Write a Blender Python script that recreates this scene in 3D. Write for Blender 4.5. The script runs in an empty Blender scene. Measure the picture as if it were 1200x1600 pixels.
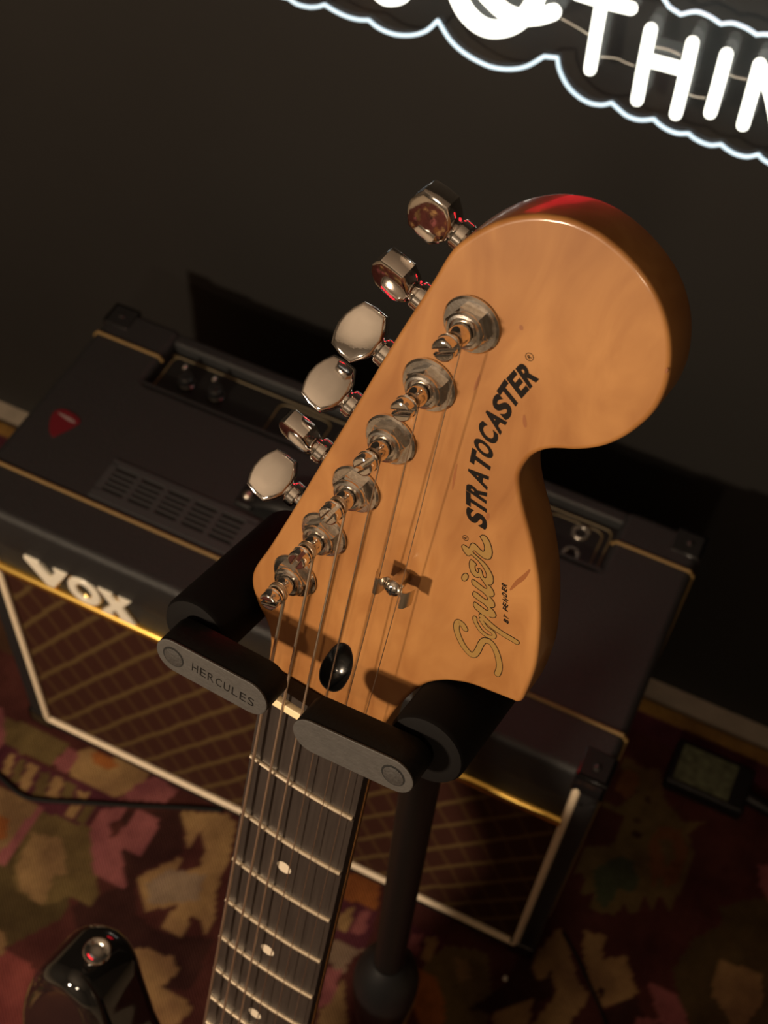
import bpy, bmesh, math, random
import numpy as np
from mathutils import Matrix, Vector

# ------------------------------------------------------------------ camera
F = 2087.36                      # focal length in pixels of a 1200x1600 frame
ZF = 0.0778                      # amp-frame height of the floor (metres below the amp datum)
RA = np.array([[0.90177136, 0.4291617, 0.05127037],
               [0.37536965, -0.71883899, -0.58512233],
               [-0.21425695, 0.5468919, -0.80932269]])      # rows: camera right, down, forward
CAM = np.array([0.59335308, -0.49177954, 1.32072832 + ZF])
scn = bpy.context.scene
cd = bpy.data.cameras.new('camera'); cam = bpy.data.objects.new('camera', cd)
scn.collection.objects.link(cam); scn.camera = cam
cam.matrix_world = Matrix(((RA[0][0], -RA[1][0], -RA[2][0], CAM[0]),
                           (RA[0][1], -RA[1][1], -RA[2][1], CAM[1]),
                           (RA[0][2], -RA[1][2], -RA[2][2], CAM[2]), (0, 0, 0, 1)))
cd.sensor_fit = 'HORIZONTAL'; cd.sensor_width = 36.0; cd.lens = F * 36 / 1200
cd.clip_start = 0.01; cd.clip_end = 30
cd.dof.use_dof = True; cd.dof.focus_distance = 0.375; cd.dof.aperture_fstop = 33.0

# ------------------------------------------------------------------ light
vs = scn.view_settings
vs.view_transform = 'Standard'; vs.look = 'None'; vs.gamma = 1.0; vs.use_curve_mapping = False
vs.exposure = 0.0
w = bpy.data.worlds.new('world'); scn.world = w; w.use_nodes = True
w.node_tree.nodes['Background'].inputs[0].default_value = (1.0, 0.85, 0.7, 1)
w.node_tree.nodes['Background'].inputs[1].default_value = 0.004

def lamp(name, loc, energy, size, col):
    l = bpy.data.lights.new(name, 'POINT'); l.energy = energy; l.color = col; l.shadow_soft_size = size
    o = bpy.data.objects.new(name, l); scn.collection.objects.link(o); o.location = loc
    return o
lamp('warm_room_lamp', (-0.08, -1.48, 1.25), 88.0, 0.06, (1.0, 0.77, 0.54))
lamp('second_room_lamp', (0.66, -1.75, 1.60), 20.0, 0.06, (1.0, 0.77, 0.54))

# ------------------------------------------------------------------ pixel -> place helpers
def ray(x, y):
    return RA.T @ np.array([(x - 600) / F, (y - 800) / F, 1.0])
def on_z(q, z):                                  # a pixel on a level plane
    d = ray(*q); return CAM + d * (z - CAM[2]) / d[2]
def on_y(q, y):                                  # a pixel on an upright plane parallel to the wall
    d = ray(*q); return CAM + d * (y - CAM[1]) / d[1]
# guitar frame: origin at the nut on the fretboard, x to the treble side, y to the headstock, z out (mm)
GM = np.array([[0.99248101, 0.01714893, -0.12119139],
               [-0.12202393, 0.21604957, -0.96872738],
               [0.00957071, 0.97623179, 0.21651767]])
GO = np.array([0.50487671, -0.31413549, 0.92709585 + ZF])
def gw(p): return GO + GM @ (np.asarray(p, float) * 0.001)
GMAT = Matrix([list(GM[i] * 0.001) + [GO[i]] for i in range(3)] + [[0, 0, 0, 1]])
def g_at(q, z):                                  # a pixel on a plane z = const of the guitar
    d = GM.T @ ray(*q); c = GM.T @ (CAM - GO); return ((c + d * (z * .001 - c[2]) / d[2]) * 1000)

# ------------------------------------------------------------------ materials
def new_mat(name):
    m = bpy.data.materials.new(name); m.use_nodes = True
    return m, m.node_tree, m.node_tree.nodes['Principled BSDF']
def srgb(r, g, b):
    f = lambda c: (c / 255 / 12.92) if c / 255 <= .04045 else ((c / 255 + .055) / 1.055) ** 2.4
    return (f(r), f(g), f(b), 1)
def mat(name, col, rough=.5, metal=0., coat=0., noise=0., nscale=60., bump=0., bscale=400., spec=.5, emit=None, estr=0.):
    m, t, b = new_mat(name); N = t.nodes; L = t.links
    b.inputs['Base Color'].default_value = col; b.inputs['Roughness'].default_value = rough
    b.inputs['Metallic'].default_value = metal; b.inputs['Coat Weight'].default_value = coat
    b.inputs['Coat Roughness'].default_value = .06; b.inputs['Specular IOR Level'].default_value = spec
    if emit: b.inputs['Emission Color'].default_value = emit; b.inputs['Emission Strength'].default_value = estr
    tc = N.new('ShaderNodeTexCoord')
    if noise:
        n = N.new('ShaderNodeTexNoise'); n.inputs['Scale'].default_value = nscale; n.inputs['Detail'].default_value = 6
        r = N.new('ShaderNodeMixRGB'); r.blend_type = 'MULTIPLY'; r.inputs[0].default_value = noise
        r.inputs[1].default_value = col
        g = N.new('ShaderNodeValToRGB'); g.color_ramp.elements[0].position = .3; g.color_ramp.elements[1].position = .7
        g.color_ramp.elements[0].color = (.35, .35, .35, 1); g.color_ramp.elements[1].color = (1.3, 1.3, 1.3, 1)
        L.new(tc.outputs['Object'], n.inputs['Vector']); L.new(n.outputs['Fac'], g.inputs[0])
        L.new(g.outputs[0], r.inputs[2]); L.new(r.outputs[0], b.inputs['Base Color'])
    if bump:
        n2 = N.new('ShaderNodeTexNoise'); n2.inputs['Scale'].default_value = bscale; n2.inputs['Detail'].default_value = 3
        bp = N.new('ShaderNodeBump'); bp.inputs['Strength'].default_value = bump; bp.inputs['Distance'].default_value = .001
        L.new(tc.outputs['Object'], n2.inputs['Vector']); L.new(n2.outputs['Fac'], bp.inputs['Height'])
        L.new(bp.outputs[0], b.inputs['Normal'])
    return m

M = {}
M['wall'] = mat('black_wall_paint', (.0115, .0108, .0100, 1), .6, noise=.35, nscale=3, bump=.12, bscale=250)
M['room'] = mat('warm_room_paint', (.095, .082, .068, 1), .8, noise=.2, nscale=4)
M['ceil'] = mat('ceiling_paint', (.30, .265, .225, 1), .8, noise=.1, nscale=4)
M['floor'] = mat('beige_floor', (.30, .25, .19, 1), .6, noise=.3, nscale=30)
M['tolex'] = mat('black_tolex', (.0150, .0160, .0175, 1), .50, noise=.4, nscale=500, bump=.7, bscale=700)
M['tolex_front'] = mat('black_front_vinyl', (.020, .019, .018, 1), .6, noise=.4, nscale=400, bump=.5, bscale=700)
M['gold_piping'] = mat('gold_cord', (.19, .12, .038, 1), .6, noise=.3, nscale=500, bump=.4, bscale=900)
M['gold_strip'] = mat('polished_gold_strip', (1.0, .66, .16, 1), .27, metal=1.)
M['white_piping'] = mat('cream_piping', (.90, .76, .56, 1), .45, noise=.15, nscale=200)
M['logo'] = mat('white_logo', (.95, .90, .76, 1), .25, coat=.5)
M['logo_rim'] = mat('gold_logo_rim', (.95, .68, .25, 1), .3, metal=1.)
M['plastic'] = mat('black_plastic', (.007, .007, .0075, 1), .45, bump=.1, spec=.3)
M['plastic_gloss'] = mat('glossy_black_plastic', (.010, .010, .011, 1), .12, coat=.6)
M['vent'] = mat('dark_vent_plastic', (.030, .033, .036, 1), .5, bump=.2)
M['void'] = mat('dark_inside', (.002, .002, .002, 1), .9)
M['panel'] = mat('black_control_panel', (.008, .008, .008, 1), .3)
M['panel_line'] = mat('gold_panel_line', (.11, .085, .038, 1), .5)
M['chrome'] = mat('chrome', (.86, .82, .78, 1), .07, metal=1., bump=.015, bscale=1500)
M['chrome_worn'] = mat('worn_chrome', (.80, .75, .69, 1), .16, metal=1., noise=.25, nscale=900, bump=.04, bscale=1200)
M['steel'] = mat('steel', (.62, .56, .48, 1), .28, metal=1.)
M['string_wound'] = mat('wound_string', (.78, .66, .52, 1), .33, metal=1.)
M['string_plain'] = mat('plain_string', (.58, .47, .37, 1), .30, metal=1.)
M['fret'] = mat('nickel_fret', (.84, .74, .58, 1), .30, metal=1.)
M['rosewood'] = None
M['nut'] = mat('cream_nut', (.78, .62, .38, 1), .4, noise=.1)
M['dot'] = mat('pearl_dot', (.55, .48, .38, 1), .3)
M['decal_black'] = mat('black_decal', (.008, .006, .005, 1), .5, spec=.08)
M['decal_gold'] = mat('gold_decal', (.245, .140, .036, 1), .4)
M['fleck'] = mat('wood_fleck', (.215, .072, .017, 1), .4)
M['hole'] = mat('black_hole_lining', (.004, .004, .004, 1), .25, coat=.5)
M['body'] = mat('gloss_black_lacquer', (.006, .006, .006, 1), .05, coat=1.)
M['foam'] = mat('black_foam', (.0035, .003, .003, 1), .7, spec=.10)
M['tab'] = mat('grey_rubber_tab', (.040, .037, .034, 1), .6, noise=.25, nscale=300, bump=.15, bscale=900)
M['tab_side'] = mat('black_rubber', (.007, .0065, .006, 1), .5, noise=.2, bump=.2, bscale=500, spec=.15)
M['tab_cap'] = mat('dark_cap', (.022, .019, .017, 1), .7, noise=.5, nscale=900, bump=.4, bscale=1200)
M['engrave'] = mat('engraved_letter', (.005, .0045, .004, 1), .7, spec=.1)
M['pole'] = mat('black_painted_tube', (.0045, .0040, .0036, 1), .4, spec=.25)
M['cable'] = mat('black_cable', (.006, .006, .006, 1), .6, spec=.2)
M['pick'] = mat('red_celluloid', (.10, .006, .011, 1), .4, coat=.1)
M['pick_print'] = mat('pick_print', (.22, .16, .16, 1), .5, noise=.5, nscale=1500)
M['box_green'] = mat('mottled_green', (.11, .13, .07, 1), .5, noise=.9, nscale=90)
M['neon'] = mat('white_neon', (.9, .9, .9, 1), .4, emit=(1.0, 1.0, .88, 1), estr=2.3)
M['neon_base'] = mat('neon_silicone_base', (.5, .55, .58, 1), .4)
M['edge_glow'] = mat('lit_acrylic_edge', (.8, .9, .95, 1), .3, emit=(.62, .85, 1.0, 1), estr=1.0)
M['red_neon'] = mat('red_neon', (.8, .05, .08, 1), .4, emit=(1.0, .010, .03, 1), estr=7.0)
M['wire'] = mat('clear_wire', (.75, .70, .60, 1), .3)
M['lint'] = mat('white_lint', (.75, .70, .60, 1), .8)

def acrylic():
    m = bpy.data.materials.new('clear_acrylic'); m.use_nodes = True; t = m.node_tree; N = t.nodes; L = t.links
    N.clear(); o = N.new('ShaderNodeOutputMaterial'); mx = N.new('ShaderNodeMixShader')
    tr = N.new('ShaderNodeBsdfTransparent'); tr.inputs[0].default_value = (.93, .95, .96, 1)
    ad = N.new('ShaderNodeMixShader'); ad.inputs[0].default_value = .55
    gl = N.new('ShaderNodeBsdfGlossy'); gl.inputs['Roughness'].default_value = .08
    df = N.new('ShaderNodeBsdfDiffuse'); df.inputs[0].default_value = (.12, .115, .11, 1)
    n = N.new('ShaderNodeTexNoise'); n.inputs['Scale'].default_value = 14; tc = N.new('ShaderNodeTexCoord')
    r = N.new('ShaderNodeMapRange'); r.inputs[1].default_value = .3; r.inputs[2].default_value = .7
    r.inputs[3].default_value = .035; r.inputs[4].default_value = .08
    L.new(tc.outputs['Object'], n.inputs['Vector']); L.new(n.outputs['Fac'], r.inputs[0]); L.new(r.outputs[0], mx.inputs[0])
    L.new(gl.outputs[0], ad.inputs[1]); L.new(df.outputs[0], ad.inputs[2])
    L.new(tr.outputs[0], mx.inputs[1]); L.new(ad.outputs[0], mx.inputs[2]); L.new(mx.outputs[0], o.inputs[0])
    return m
M['acrylic'] = acrylic()

def maple():
    m, t, b = new_mat('amber_maple'); N = t.nodes; L = t.links
    tc = N.new('ShaderNodeTexCoord'); mp = N.new('ShaderNodeMapping')
    inv = GM.T                                     # grain runs along the neck
    e = Matrix([list(r) for r in inv]).to_euler()
    mp.inputs['Rotation'].default_value = e
    st = N.new('ShaderNodeMapping'); st.inputs['Scale'].default_value = (1, .30, 1); st.inputs['Rotation'].default_value = (0, 0, .22)
    n = N.new('ShaderNodeTexNoise'); n.inputs['Scale'].default_value = 75; n.inputs['Detail'].default_value = 6; n.inputs['Distortion'].default_value = 1.2
    n2 = N.new('ShaderNodeTexNoise'); n2.inputs['Scale'].default_value = 28; n2.inputs['Detail'].default_value = 3
    c = N.new('ShaderNodeValToRGB'); E = c.color_ramp.elements
    E[0].position = .30; E[0].color = (.262, .112, .032, 1); E[1].position = .68; E[1].color = (.355, .172, .056, 1)
    c2 = N.new('ShaderNodeValToRGB'); E = c2.color_ramp.elements
    E[0].position = .35; E[0].color = (.86, .80, .74, 1); E[1].position = .65; E[1].color = (1.05, 1.03, 1.0, 1)
    mu = N.new('ShaderNodeMixRGB'); mu.blend_type = 'MULTIPLY'; mu.inputs[0].default_value = 1
    L.new(tc.outputs['Object'], mp.inputs[0]); L.new(mp.outputs[0], st.inputs[0]); L.new(st.outputs[0], n.inputs['Vector'])
    L.new(mp.outputs[0], n2.inputs['Vector']); L.new(n.outputs['Fac'], c.inputs[0]); L.new(n2.outputs['Fac'], c2.inputs[0])
    L.new(c.outputs[0], mu.inputs[1]); L.new(c2.outputs[0], mu.inputs[2]); L.new(mu.outputs[0], b.inputs['Base Color'])
    b.inputs['Roughness'].default_value = .42; b.inputs['Coat Weight'].default_value = .45; b.inputs['Specular IOR Level'].default_value = .3; b.inputs['Coat Roughness'].default_value = .13
    return m
M['maple'] = maple()

def rosewood():
    m, t, b = new_mat('dark_rosewood'); N = t.nodes; L = t.links
    tc = N.new('ShaderNodeTexCoord'); mp = N.new('ShaderNodeMapping')
    mp.inputs['Rotation'].default_value = Matrix([list(r) for r in GM.T]).to_euler()
    st = N.new('ShaderNodeMapping'); st.inputs['Scale'].default_value = (1, .05, 1)
    n = N.new('ShaderNodeTexNoise'); n.inputs['Scale'].default_value = 700; n.inputs['Detail'].default_value = 4
    c = N.new('ShaderNodeValToRGB'); E = c.color_ramp.elements
    E[0].position = .3; E[0].color = (.016, .011, .009, 1); E[1].position = .7; E[1].color = (.026, .019, .0155, 1)
    L.new(tc.outputs['Object'], mp.inputs[0]); L.new(mp.outputs[0], st.inputs[0]); L.new(st.outputs[0], n.inputs['Vector'])
    L.new(n.outputs['Fac'], c.inputs[0]); L.new(c.outputs[0], b.inputs['Base Color'])
    b.inputs['Roughness'].default_value = .55; b.inputs['Specular IOR Level'].default_value = .25
    return m
M['rosewood'] = rosewood()

def grille():
    # woven diamond grille cloth: brown field, strong gold threads one way, faint ones the other
    m, t, b = new_mat('diamond_grille_cloth'); N = t.nodes; L = t.links
    tc = N.new('ShaderNodeTexCoord'); sp = N.new('ShaderNodeSeparateXYZ'); L.new(tc.outputs['Object'], sp.inputs[0])
    nz = N.new('ShaderNodeTexNoise'); nz.inputs['Scale'].default_value = 22; L.new(tc.outputs['Object'], nz.inputs['Vector'])
    def math_(op, a, b_=None):
        n = N.new('ShaderNodeMath'); n.operation = op
        for i, v in enumerate((a, b_)):
            if v is None: continue
            if isinstance(v, (int, float)): n.inputs[i].default_value = v
            else: L.new(v, n.inputs[i])
        return n.outputs[0]
    def lines(ang, pitch, phase, half):
        a = math.radians(ang); nx, nzz = -math.sin(a), math.cos(a)
        d = math_('ADD', math_('MULTIPLY', sp.outputs[0], nx), math_('MULTIPLY', sp.outputs[2], nzz))
        d = math_('ADD', d, math_('MULTIPLY', math_('SUBTRACT', nz.outputs['Fac'], .5), .006))
        d = math_('ADD', math_('MULTIPLY', d, 1 / pitch), phase + 200)
        k = math_('ABSOLUTE', math_('SUBTRACT', math_('FRACT', d), .5))          # .5 on a line
        mr = N.new('ShaderNodeMapRange'); mr.inputs[1].default_value = .5 - half * 1.5; mr.inputs[2].default_value = .5 - half * .6
        L.new(k, mr.inputs[0]); return mr.outputs[0]
    s = lines(56.0, .0297, GR_PH1, .085); f = lines(-66.0, .0285, GR_PH2, .085)
    wv = N.new('ShaderNodeTexNoise'); wv.inputs['Scale'].default_value = 900; L.new(tc.outputs['Object'], wv.inputs['Vector'])
    base = N.new('ShaderNodeValToRGB'); E = base.color_ramp.elements
    E[0].position = .35; E[0].color = (.030, .0095, .006, 1); E[1].position = .65; E[1].color = (.048, .0155, .0095, 1)
    L.new(wv.outputs['Fac'], base.inputs[0])
    m1 = N.new('ShaderNodeMixRGB'); m1.inputs[2].default_value = (.09, .050, .018, 1); L.new(math_('MULTIPLY', f, .42), m1.inputs[0]); L.new(base.outputs[0], m1.inputs[1])
    m2 = N.new('ShaderNodeMixRGB'); m2.inputs[2].default_value = (.105, .065, .024, 1); L.new(math_('MULTIPLY', s, .85), m2.inputs[0]); L.new(m1.outputs[0], m2.inputs[1])
    L.new(m2.outputs[0], b.inputs['Base Color']); b.inputs['Roughness'].default_value = .85; b.inputs['Specular IOR Level'].default_value = .15
    bp = N.new('ShaderNodeBump'); bp.inputs['Strength'].default_value = .5; bp.inputs['Distance'].default_value = .001
    L.new(math_('ADD', s, math_('MULTIPLY', wv.outputs['Fac'], .5)), bp.inputs['Height']); L.new(bp.outputs[0], b.inputs['Normal'])
    return m
# phases so that a strong line passes through (0.030, 0.130) and a faint one through (0.543, 0.267) of the amp front
_a = math.radians(56.0); _d = (-math.sin(_a) * .030 + math.cos(_a) * (.130 + ZF)) / .0297; GR_PH1 = -_d
_a = math.radians(-66.0); _d = (-math.sin(_a) * .543 + math.cos(_a) * (.267 + ZF)) / .0285; GR_PH2 = -_d
GR_PH1 -= math.floor(GR_PH1); GR_PH2 -= math.floor(GR_PH2)
M['grille'] = grille()

def rug_mat():
    m, t, b = new_mat('woven_kilim'); N = t.nodes; L = t.links
    at = N.new('ShaderNodeAttribute'); at.attribute_name = 'pattern'
    tc = N.new('ShaderNodeTexCoord')
    n = N.new('ShaderNodeTexNoise'); n.inputs['Scale'].default_value = 38; n.inputs['Detail'].default_value = 9; n.inputs['Roughness'].default_value = .75
    c = N.new('ShaderNodeValToRGB'); E = c.color_ramp.elements
    E[0].position = .3; E[0].color = (.68, .64, .62, 1); E[1].position = .7; E[1].color = (1.2, 1.16, 1.12, 1)
    mu = N.new('ShaderNodeMixRGB'); mu.blend_type = 'MULTIPLY'; mu.inputs[0].default_value = 1
    L.new(tc.outputs['Object'], n.inputs['Vector']); L.new(n.outputs['Fac'], c.inputs[0])
    n3 = N.new('ShaderNodeTexNoise'); n3.inputs['Scale'].default_value = 16; n3.inputs['Detail'].default_value = 5
    c3_ = N.new('ShaderNodeValToRGB'); E3 = c3_.color_ramp.elements
    E3[0].position = .32; E3[0].color = (.62, .55, .60, 1); E3[1].position = .68; E3[1].color = (1.2, 1.18, 1.1, 1)
    mu3 = N.new('ShaderNodeMixRGB'); mu3.blend_type = 'MULTIPLY'; mu3.inputs[0].default_value = 1
    L.new(tc.outputs['Object'], n3.inputs['Vector']); L.new(n3.outputs['Fac'], c3_.inputs[0])
    L.new(at.outputs['Color'], mu.inputs[1]); L.new(c.outputs[0], mu.inputs[2]); L.new(mu.outputs[0], mu3.inputs[1]); L.new(c3_.outputs[0], mu3.inputs[2]); L.new(mu3.outputs[0], b.inputs['Base Color'])
    b.inputs['Roughness'].default_value = .95; b.inputs['Specular IOR Level'].default_value = .1
    wv = N.new('ShaderNodeTexWave'); wv.inputs['Scale'].default_value = 160; wv.bands_direction = 'DIAGONAL'; wv.inputs['Distortion'].default_value = 1.5
    bp = N.new('ShaderNodeBump'); bp.inputs['Strength'].default_value = .5; bp.inputs['Distance'].default_value = .0015
    L.new(tc.outputs['Object'], wv.inputs['Vector']); L.new(wv.outputs['Fac'], bp.inputs['Height']); L.new(bp.outputs[0], b.inputs['Normal'])
    return m
M['rug'] = rug_mat()

# ------------------------------------------------------------------ mesh helpers
COL = scn.collection
def link(name, verts, faces, m, parent=None, smooth=30, label=None):
    """verts in world metres; the object's origin sits on its parent (or at the world origin)"""
    me = bpy.data.meshes.new(name)
    base = Vector(BASE.get(parent.name, (0, 0, 0))) if parent else Vector((0, 0, 0))
    me.from_pydata([tuple(Vector(v) - base) for v in verts], [], faces)
    bm = bmesh.new(); bm.from_mesh(me); bmesh.ops.recalc_face_normals(bm, faces=bm.faces); bm.to_mesh(me); bm.free()
    if smooth:
        me.polygons.foreach_set('use_smooth', [True] * len(me.polygons)); me.set_sharp_from_angle(angle=math.radians(smooth))
    me.materials.append(M[m] if isinstance(m, str) else m)
    o = bpy.data.objects.new(name, me); COL.objects.link(o)
    if parent: o.parent = parent; BASE[o.name] = BASE.get(parent.name, (0, 0, 0))
    if label: o['label'] = label
    return o
BASE = {}
def thing(name, loc, label, cat, group=None):
    o = bpy.data.objects.new(name, None); o.empty_display_size = .05; COL.objects.link(o); o.location = loc
    o['label'] = label; o['category'] = cat
    if group: o['group'] = group
    BASE[o.name] = tuple(loc); return o

class MB:
    """collects primitives (in some frame), applies `tf` (point -> world metres)"""
    def __init__(s, tf=None): s.v = []; s.f = []; s.tf = tf or (lambda p: p)
    def add(s, V, Fs):
        n = len(s.v); s.v += [s.tf(p) for p in V]; s.f += [tuple(i + n for i in f) for f in Fs]
    def rings(s, R, cap0=True, cap1=True, closed=True):
        n = len(R[0]); V = [p for r in R for p in r]; Fs = []
        for k in range(len(R) - 1):
            for i in range(n if closed else n - 1):
                j = (i + 1) % n; Fs.append((k * n + i, k * n + j, (k + 1) * n + j, (k + 1) * n + i))
        if cap0: Fs.append(tuple(range(n))[::-1])
        if cap1: Fs.append(tuple((len(R) - 1) * n + i for i in range(n)))
        s.add(V, Fs)
    def prism(s, poly, z0, z1, r=0., seg=3, axes=None):
        """poly in plane (u,v), extruded along w from z0 to z1 with rounded rims; axes=(o,u,v,w)"""
        P = np.array(poly, float); n = len(P)
        ar = .5 * sum(P[i][0] * P[(i + 1) % n][1] - P[(i + 1) % n][0] * P[i][1] for i in range(n))
        if ar < 0: P = P[::-1]
        def inset(d):
            if d == 0: return P
            e = np.roll(P, -1, 0) - P; e /= np.linalg.norm(e, axis=1)[:, None] + 1e-12
            nn = np.c_[e[:, 1], -e[:, 0]]; a = nn + np.roll(nn, 1, 0); l = np.linalg.norm(a, axis=1)[:, None]
            a = a / np.maximum(l, .3); k = 1 / np.maximum(.5, (a * nn).sum(1))[:, None]
            return P - a * d * np.minimum(k, 1.6)
        lv = []
        if r > 0:
            lv.append((r + min(.3, .1 * r), z0))
            for i in range(seg + 1):
                t = math.pi / 2 * i / seg; lv.append((r * (1 - math.sin(t)), z0 + r * (1 - math.cos(t))))
            for i in range(seg + 1):
                t = math.pi / 2 * i / seg; lv.append((r * (1 - math.cos(t)), z1 - r * (1 - math.sin(t))))
            lv.append((r + min(.3, .1 * r), z1))
        else: lv = [(0, z0), (0, z1)]
        if axes: o, u, v, wv = [np.asarray(a, float) for a in axes]
        else: o, u, v, wv = np.zeros(3), np.array([1., 0, 0]), np.array([0, 1., 0]), np.array([0, 0, 1.])
        s.rings([[o + u * a + v * b + wv * z for a, b in inset(d)] for d, z in lv])
    def box(s, a, b, r=0., seg=2):
        a = np.array(a, float); b = np.array(b, float)
        if r <= 0: s.prism([(a[0], a[1]), (b[0], a[1]), (b[0], b[1]), (a[0], b[1])], a[2], b[2]); return
        poly = []
        for (cx, cy, t0) in ((b[0] - r, b[1] - r, 0), (a[0] + r, b[1] - r, 90), (a[0] + r, a[1] + r, 180), (b[0] - r, a[1] + r, 270)):
            for i in range(seg + 1):
                t = math.radians(t0 + 90 * i / seg); poly.append((cx + r * math.cos(t), cy + r * math.sin(t)))
        s.prism(poly, a[2], b[2], r * .98, seg)
    def lathe(s, prof, o, ax, n=32, cap=True):
        """prof: (radius, height) along ax from o"""
        ax = np.asarray(ax, float); ax = ax / np.linalg.norm(ax); o = np.asarray(o, float)
        u = np.cross(ax, (0, 0, 1)) if abs(ax[2]) < .9 else np.cross(ax, (1, 0, 0)); u /= np.linalg.norm(u); v = np.cross(ax, u)
        s.rings([[o + ax * h + (u * math.cos(2 * math.pi * i / n) + v * math.sin(2 * math.pi * i / n)) * max(r, 1e-6) for i in range(n)] for r, h in prof], cap, cap)
    def tube(s, path, r, n=10, cap=True, up=None):
        P = [np.asarray(p, float) for p in path]; R = []; u = None
        for i, p in enumerate(P):
            t = P[min(i + 1, len(P) - 1)] - P[max(i - 1, 0)]; t /= np.linalg.norm(t) + 1e-12
            if u is None:
                u = np.cross(t, (0, 0, 1)) if abs(t[2]) < .9 else np.cross(t, (1, 0, 0))
            u = u - t * (u @ t); u /= np.linalg.norm(u); v = np.cross(t, u)
            rr = r[i] if isinstance(r, (list, tuple)) else r
            R.append([p + (u * math.cos(2 * math.pi * k / n) + v * math.sin(2 * math.pi * k / n)) * rr for k in range(n)])
        s.rings(R, cap, cap)
    def round_tube(s, path, r, n=12):
        """tube with hemispherical ends"""
        P = [np.asarray(p, float) for p in path]
        d0 = P[0] - P[1]; d0 /= np.linalg.norm(d0); d1 = P[-1] - P[-2]; d1 /= np.linalg.norm(d1)
        A = []; Rr = []
        for k in (1., .92, .7, .4): A.append(P[0] + d0 * r * k); Rr.append(r * math.sqrt(max(0, 1 - k * k)) + 1e-5)
        B = []; Rb = []
        for k in (.4, .7, .92, 1.): B.append(P[-1] + d1 * r * k); Rb.append(r * math.sqrt(max(0, 1 - k * k)) + 1e-5)
        s.tube(A + P + B, Rr + [r] * len(P) + Rb, n)
    def sphere(s, c, r, sc=(1, 1, 1), n=16):
        c = np.asarray(c, float); R = []
        for k in range(n // 2 + 1):
            t = math.pi * k / (n // 2)
            R.append([c + np.array([math.sin(t) * math.cos(2 * math.pi * i / n) * sc[0], math.sin(t) * math.sin(2 * math.pi * i / n) * sc[1], -math.cos(t) * sc[2]]) * r for i in range(n)])
        s.rings(R, False, False)
    def ribbon(s, path, wd, z, rnd=True):
        """flat stroke in a plane z=const of the frame"""
        P = np.array(path, float)[:, :2]; L_, R_ = [], []
        for i in range(len(P)):
            t = P[min(i + 1, len(P) - 1)] - P[max(i - 1, 0)]; t /= np.linalg.norm(t) + 1e-12; nn = np.array([-t[1], t[0]])
            ww = wd[i] if isinstance(wd, (list, tuple, np.ndarray)) else wd
            L_.append(P[i] + nn * ww / 2); R_.append(P[i] - nn * ww / 2)
        V = [(a[0], a[1], z) for a in L_] + [(a[0], a[1], z) for a in R_]; n = len(P)
        s.add(V, [(i, i + 1, n + i + 1, n + i) for i in range(n - 1)])
        if rnd:
            for c, ww in ((P[0], wd if not isinstance(wd, (list, np.ndarray)) else wd[0]), (P[-1], wd if not isinstance(wd, (list, np.ndarray)) else wd[-1])):
                s.add([(c[0] + ww / 2 * math.cos(k * math.pi / 8), c[1] + ww / 2 * math.sin(k * math.pi / 8), z + .004) for k in range(16)], [tuple(range(16))])
    def done(s, name, m, parent=None, smooth=30, label=None): return link(name, s.v, s.f, m, parent, smooth, label)

def smooth_path(pts, n=6, closed=False):
    P = [np.array(p, float) for p in pts]; N = len(P); out = []
    g = (lambda i: P[i % N]) if closed else (lambda i: P[min(max(i, 0), N - 1)])
    for i in range(N if closed else N - 1):
        a, b, c, d = g(i - 1), g(i), g(i + 1), g(i + 2)
        for k in range(n):
            t = k / n; out.append(.5 * (2 * b + (c - a) * t + (2 * a - 5 * b + 4 * c - d) * t * t + (3 * b - a - 3 * c + d) * t ** 3))
    if not closed: out.append(P[-1])
    return out
def resample(pts, step, closed=True):
    P = [np.array(p, float) for p in pts]
    if closed: P = P + [P[0]]
    L_ = [0]
    for i in range(1, len(P)): L_.append(L_[-1] + np.linalg.norm(P[i] - P[i - 1]))
    n = max(3, int(L_[-1] / step)); out = []
    for k in range(n if closed else n + 1):
        d = L_[-1] * k / n; i = np.searchsorted(L_, d, side='right') - 1; i = min(i, len(P) - 2)
        out.append(P[i] + (P[i + 1] - P[i]) * ((d - L_[i]) / (L_[i + 1] - L_[i] + 1e-12)))
    return out

_txt = {}
def glyph(ch, bold=.0):
    """outline of one character as (verts, faces) in the unit box, and its aspect"""
    if (ch, bold) in _txt: return _txt[(ch, bold)]
    c = bpy.data.curves.new('glyph', 'FONT'); c.body = ch; c.size = 1; c.offset = bold; c.resolution_u = 6
    o = bpy.data.objects.new('glyph', c); COL.objects.link(o)
    dg = bpy.context.evaluated_depsgraph_get(); me = o.evaluated_get(dg).to_mesh()
    V = np.array([v.co[:] for v in me.vertices])[:, :2]; Fs = [tuple(p.vertices) for p in me.polygons]
    o.evaluated_get(dg).to_mesh_clear(); bpy.data.objects.remove(o); bpy.data.curves.remove(c)
    lo, hi = V.min(0), V.max(0); asp = (hi[0] - lo[0]) / (hi[1] - lo[1]); V = (V - lo) / (hi - lo) - .5
    _txt[(ch, bold)] = (V, Fs, asp); return _txt[(ch, bold)]
def put_glyph(mb, ch, c, ex, ey, wd, ht, z, shear=0., bold=.03):
    V, Fs, _ = glyph(ch, bold); c = np.array(c[:2], float); ex = np.array(ex[:2], float); ex /= np.linalg.norm(ex); ey = np.array(ey[:2], float); ey /= np.linalg.norm(ey)
    mb.add([tuple(c + ex * (a * wd + b * shear * ht) + ey * b * ht) + (z,) for a, b in V], Fs)

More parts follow.
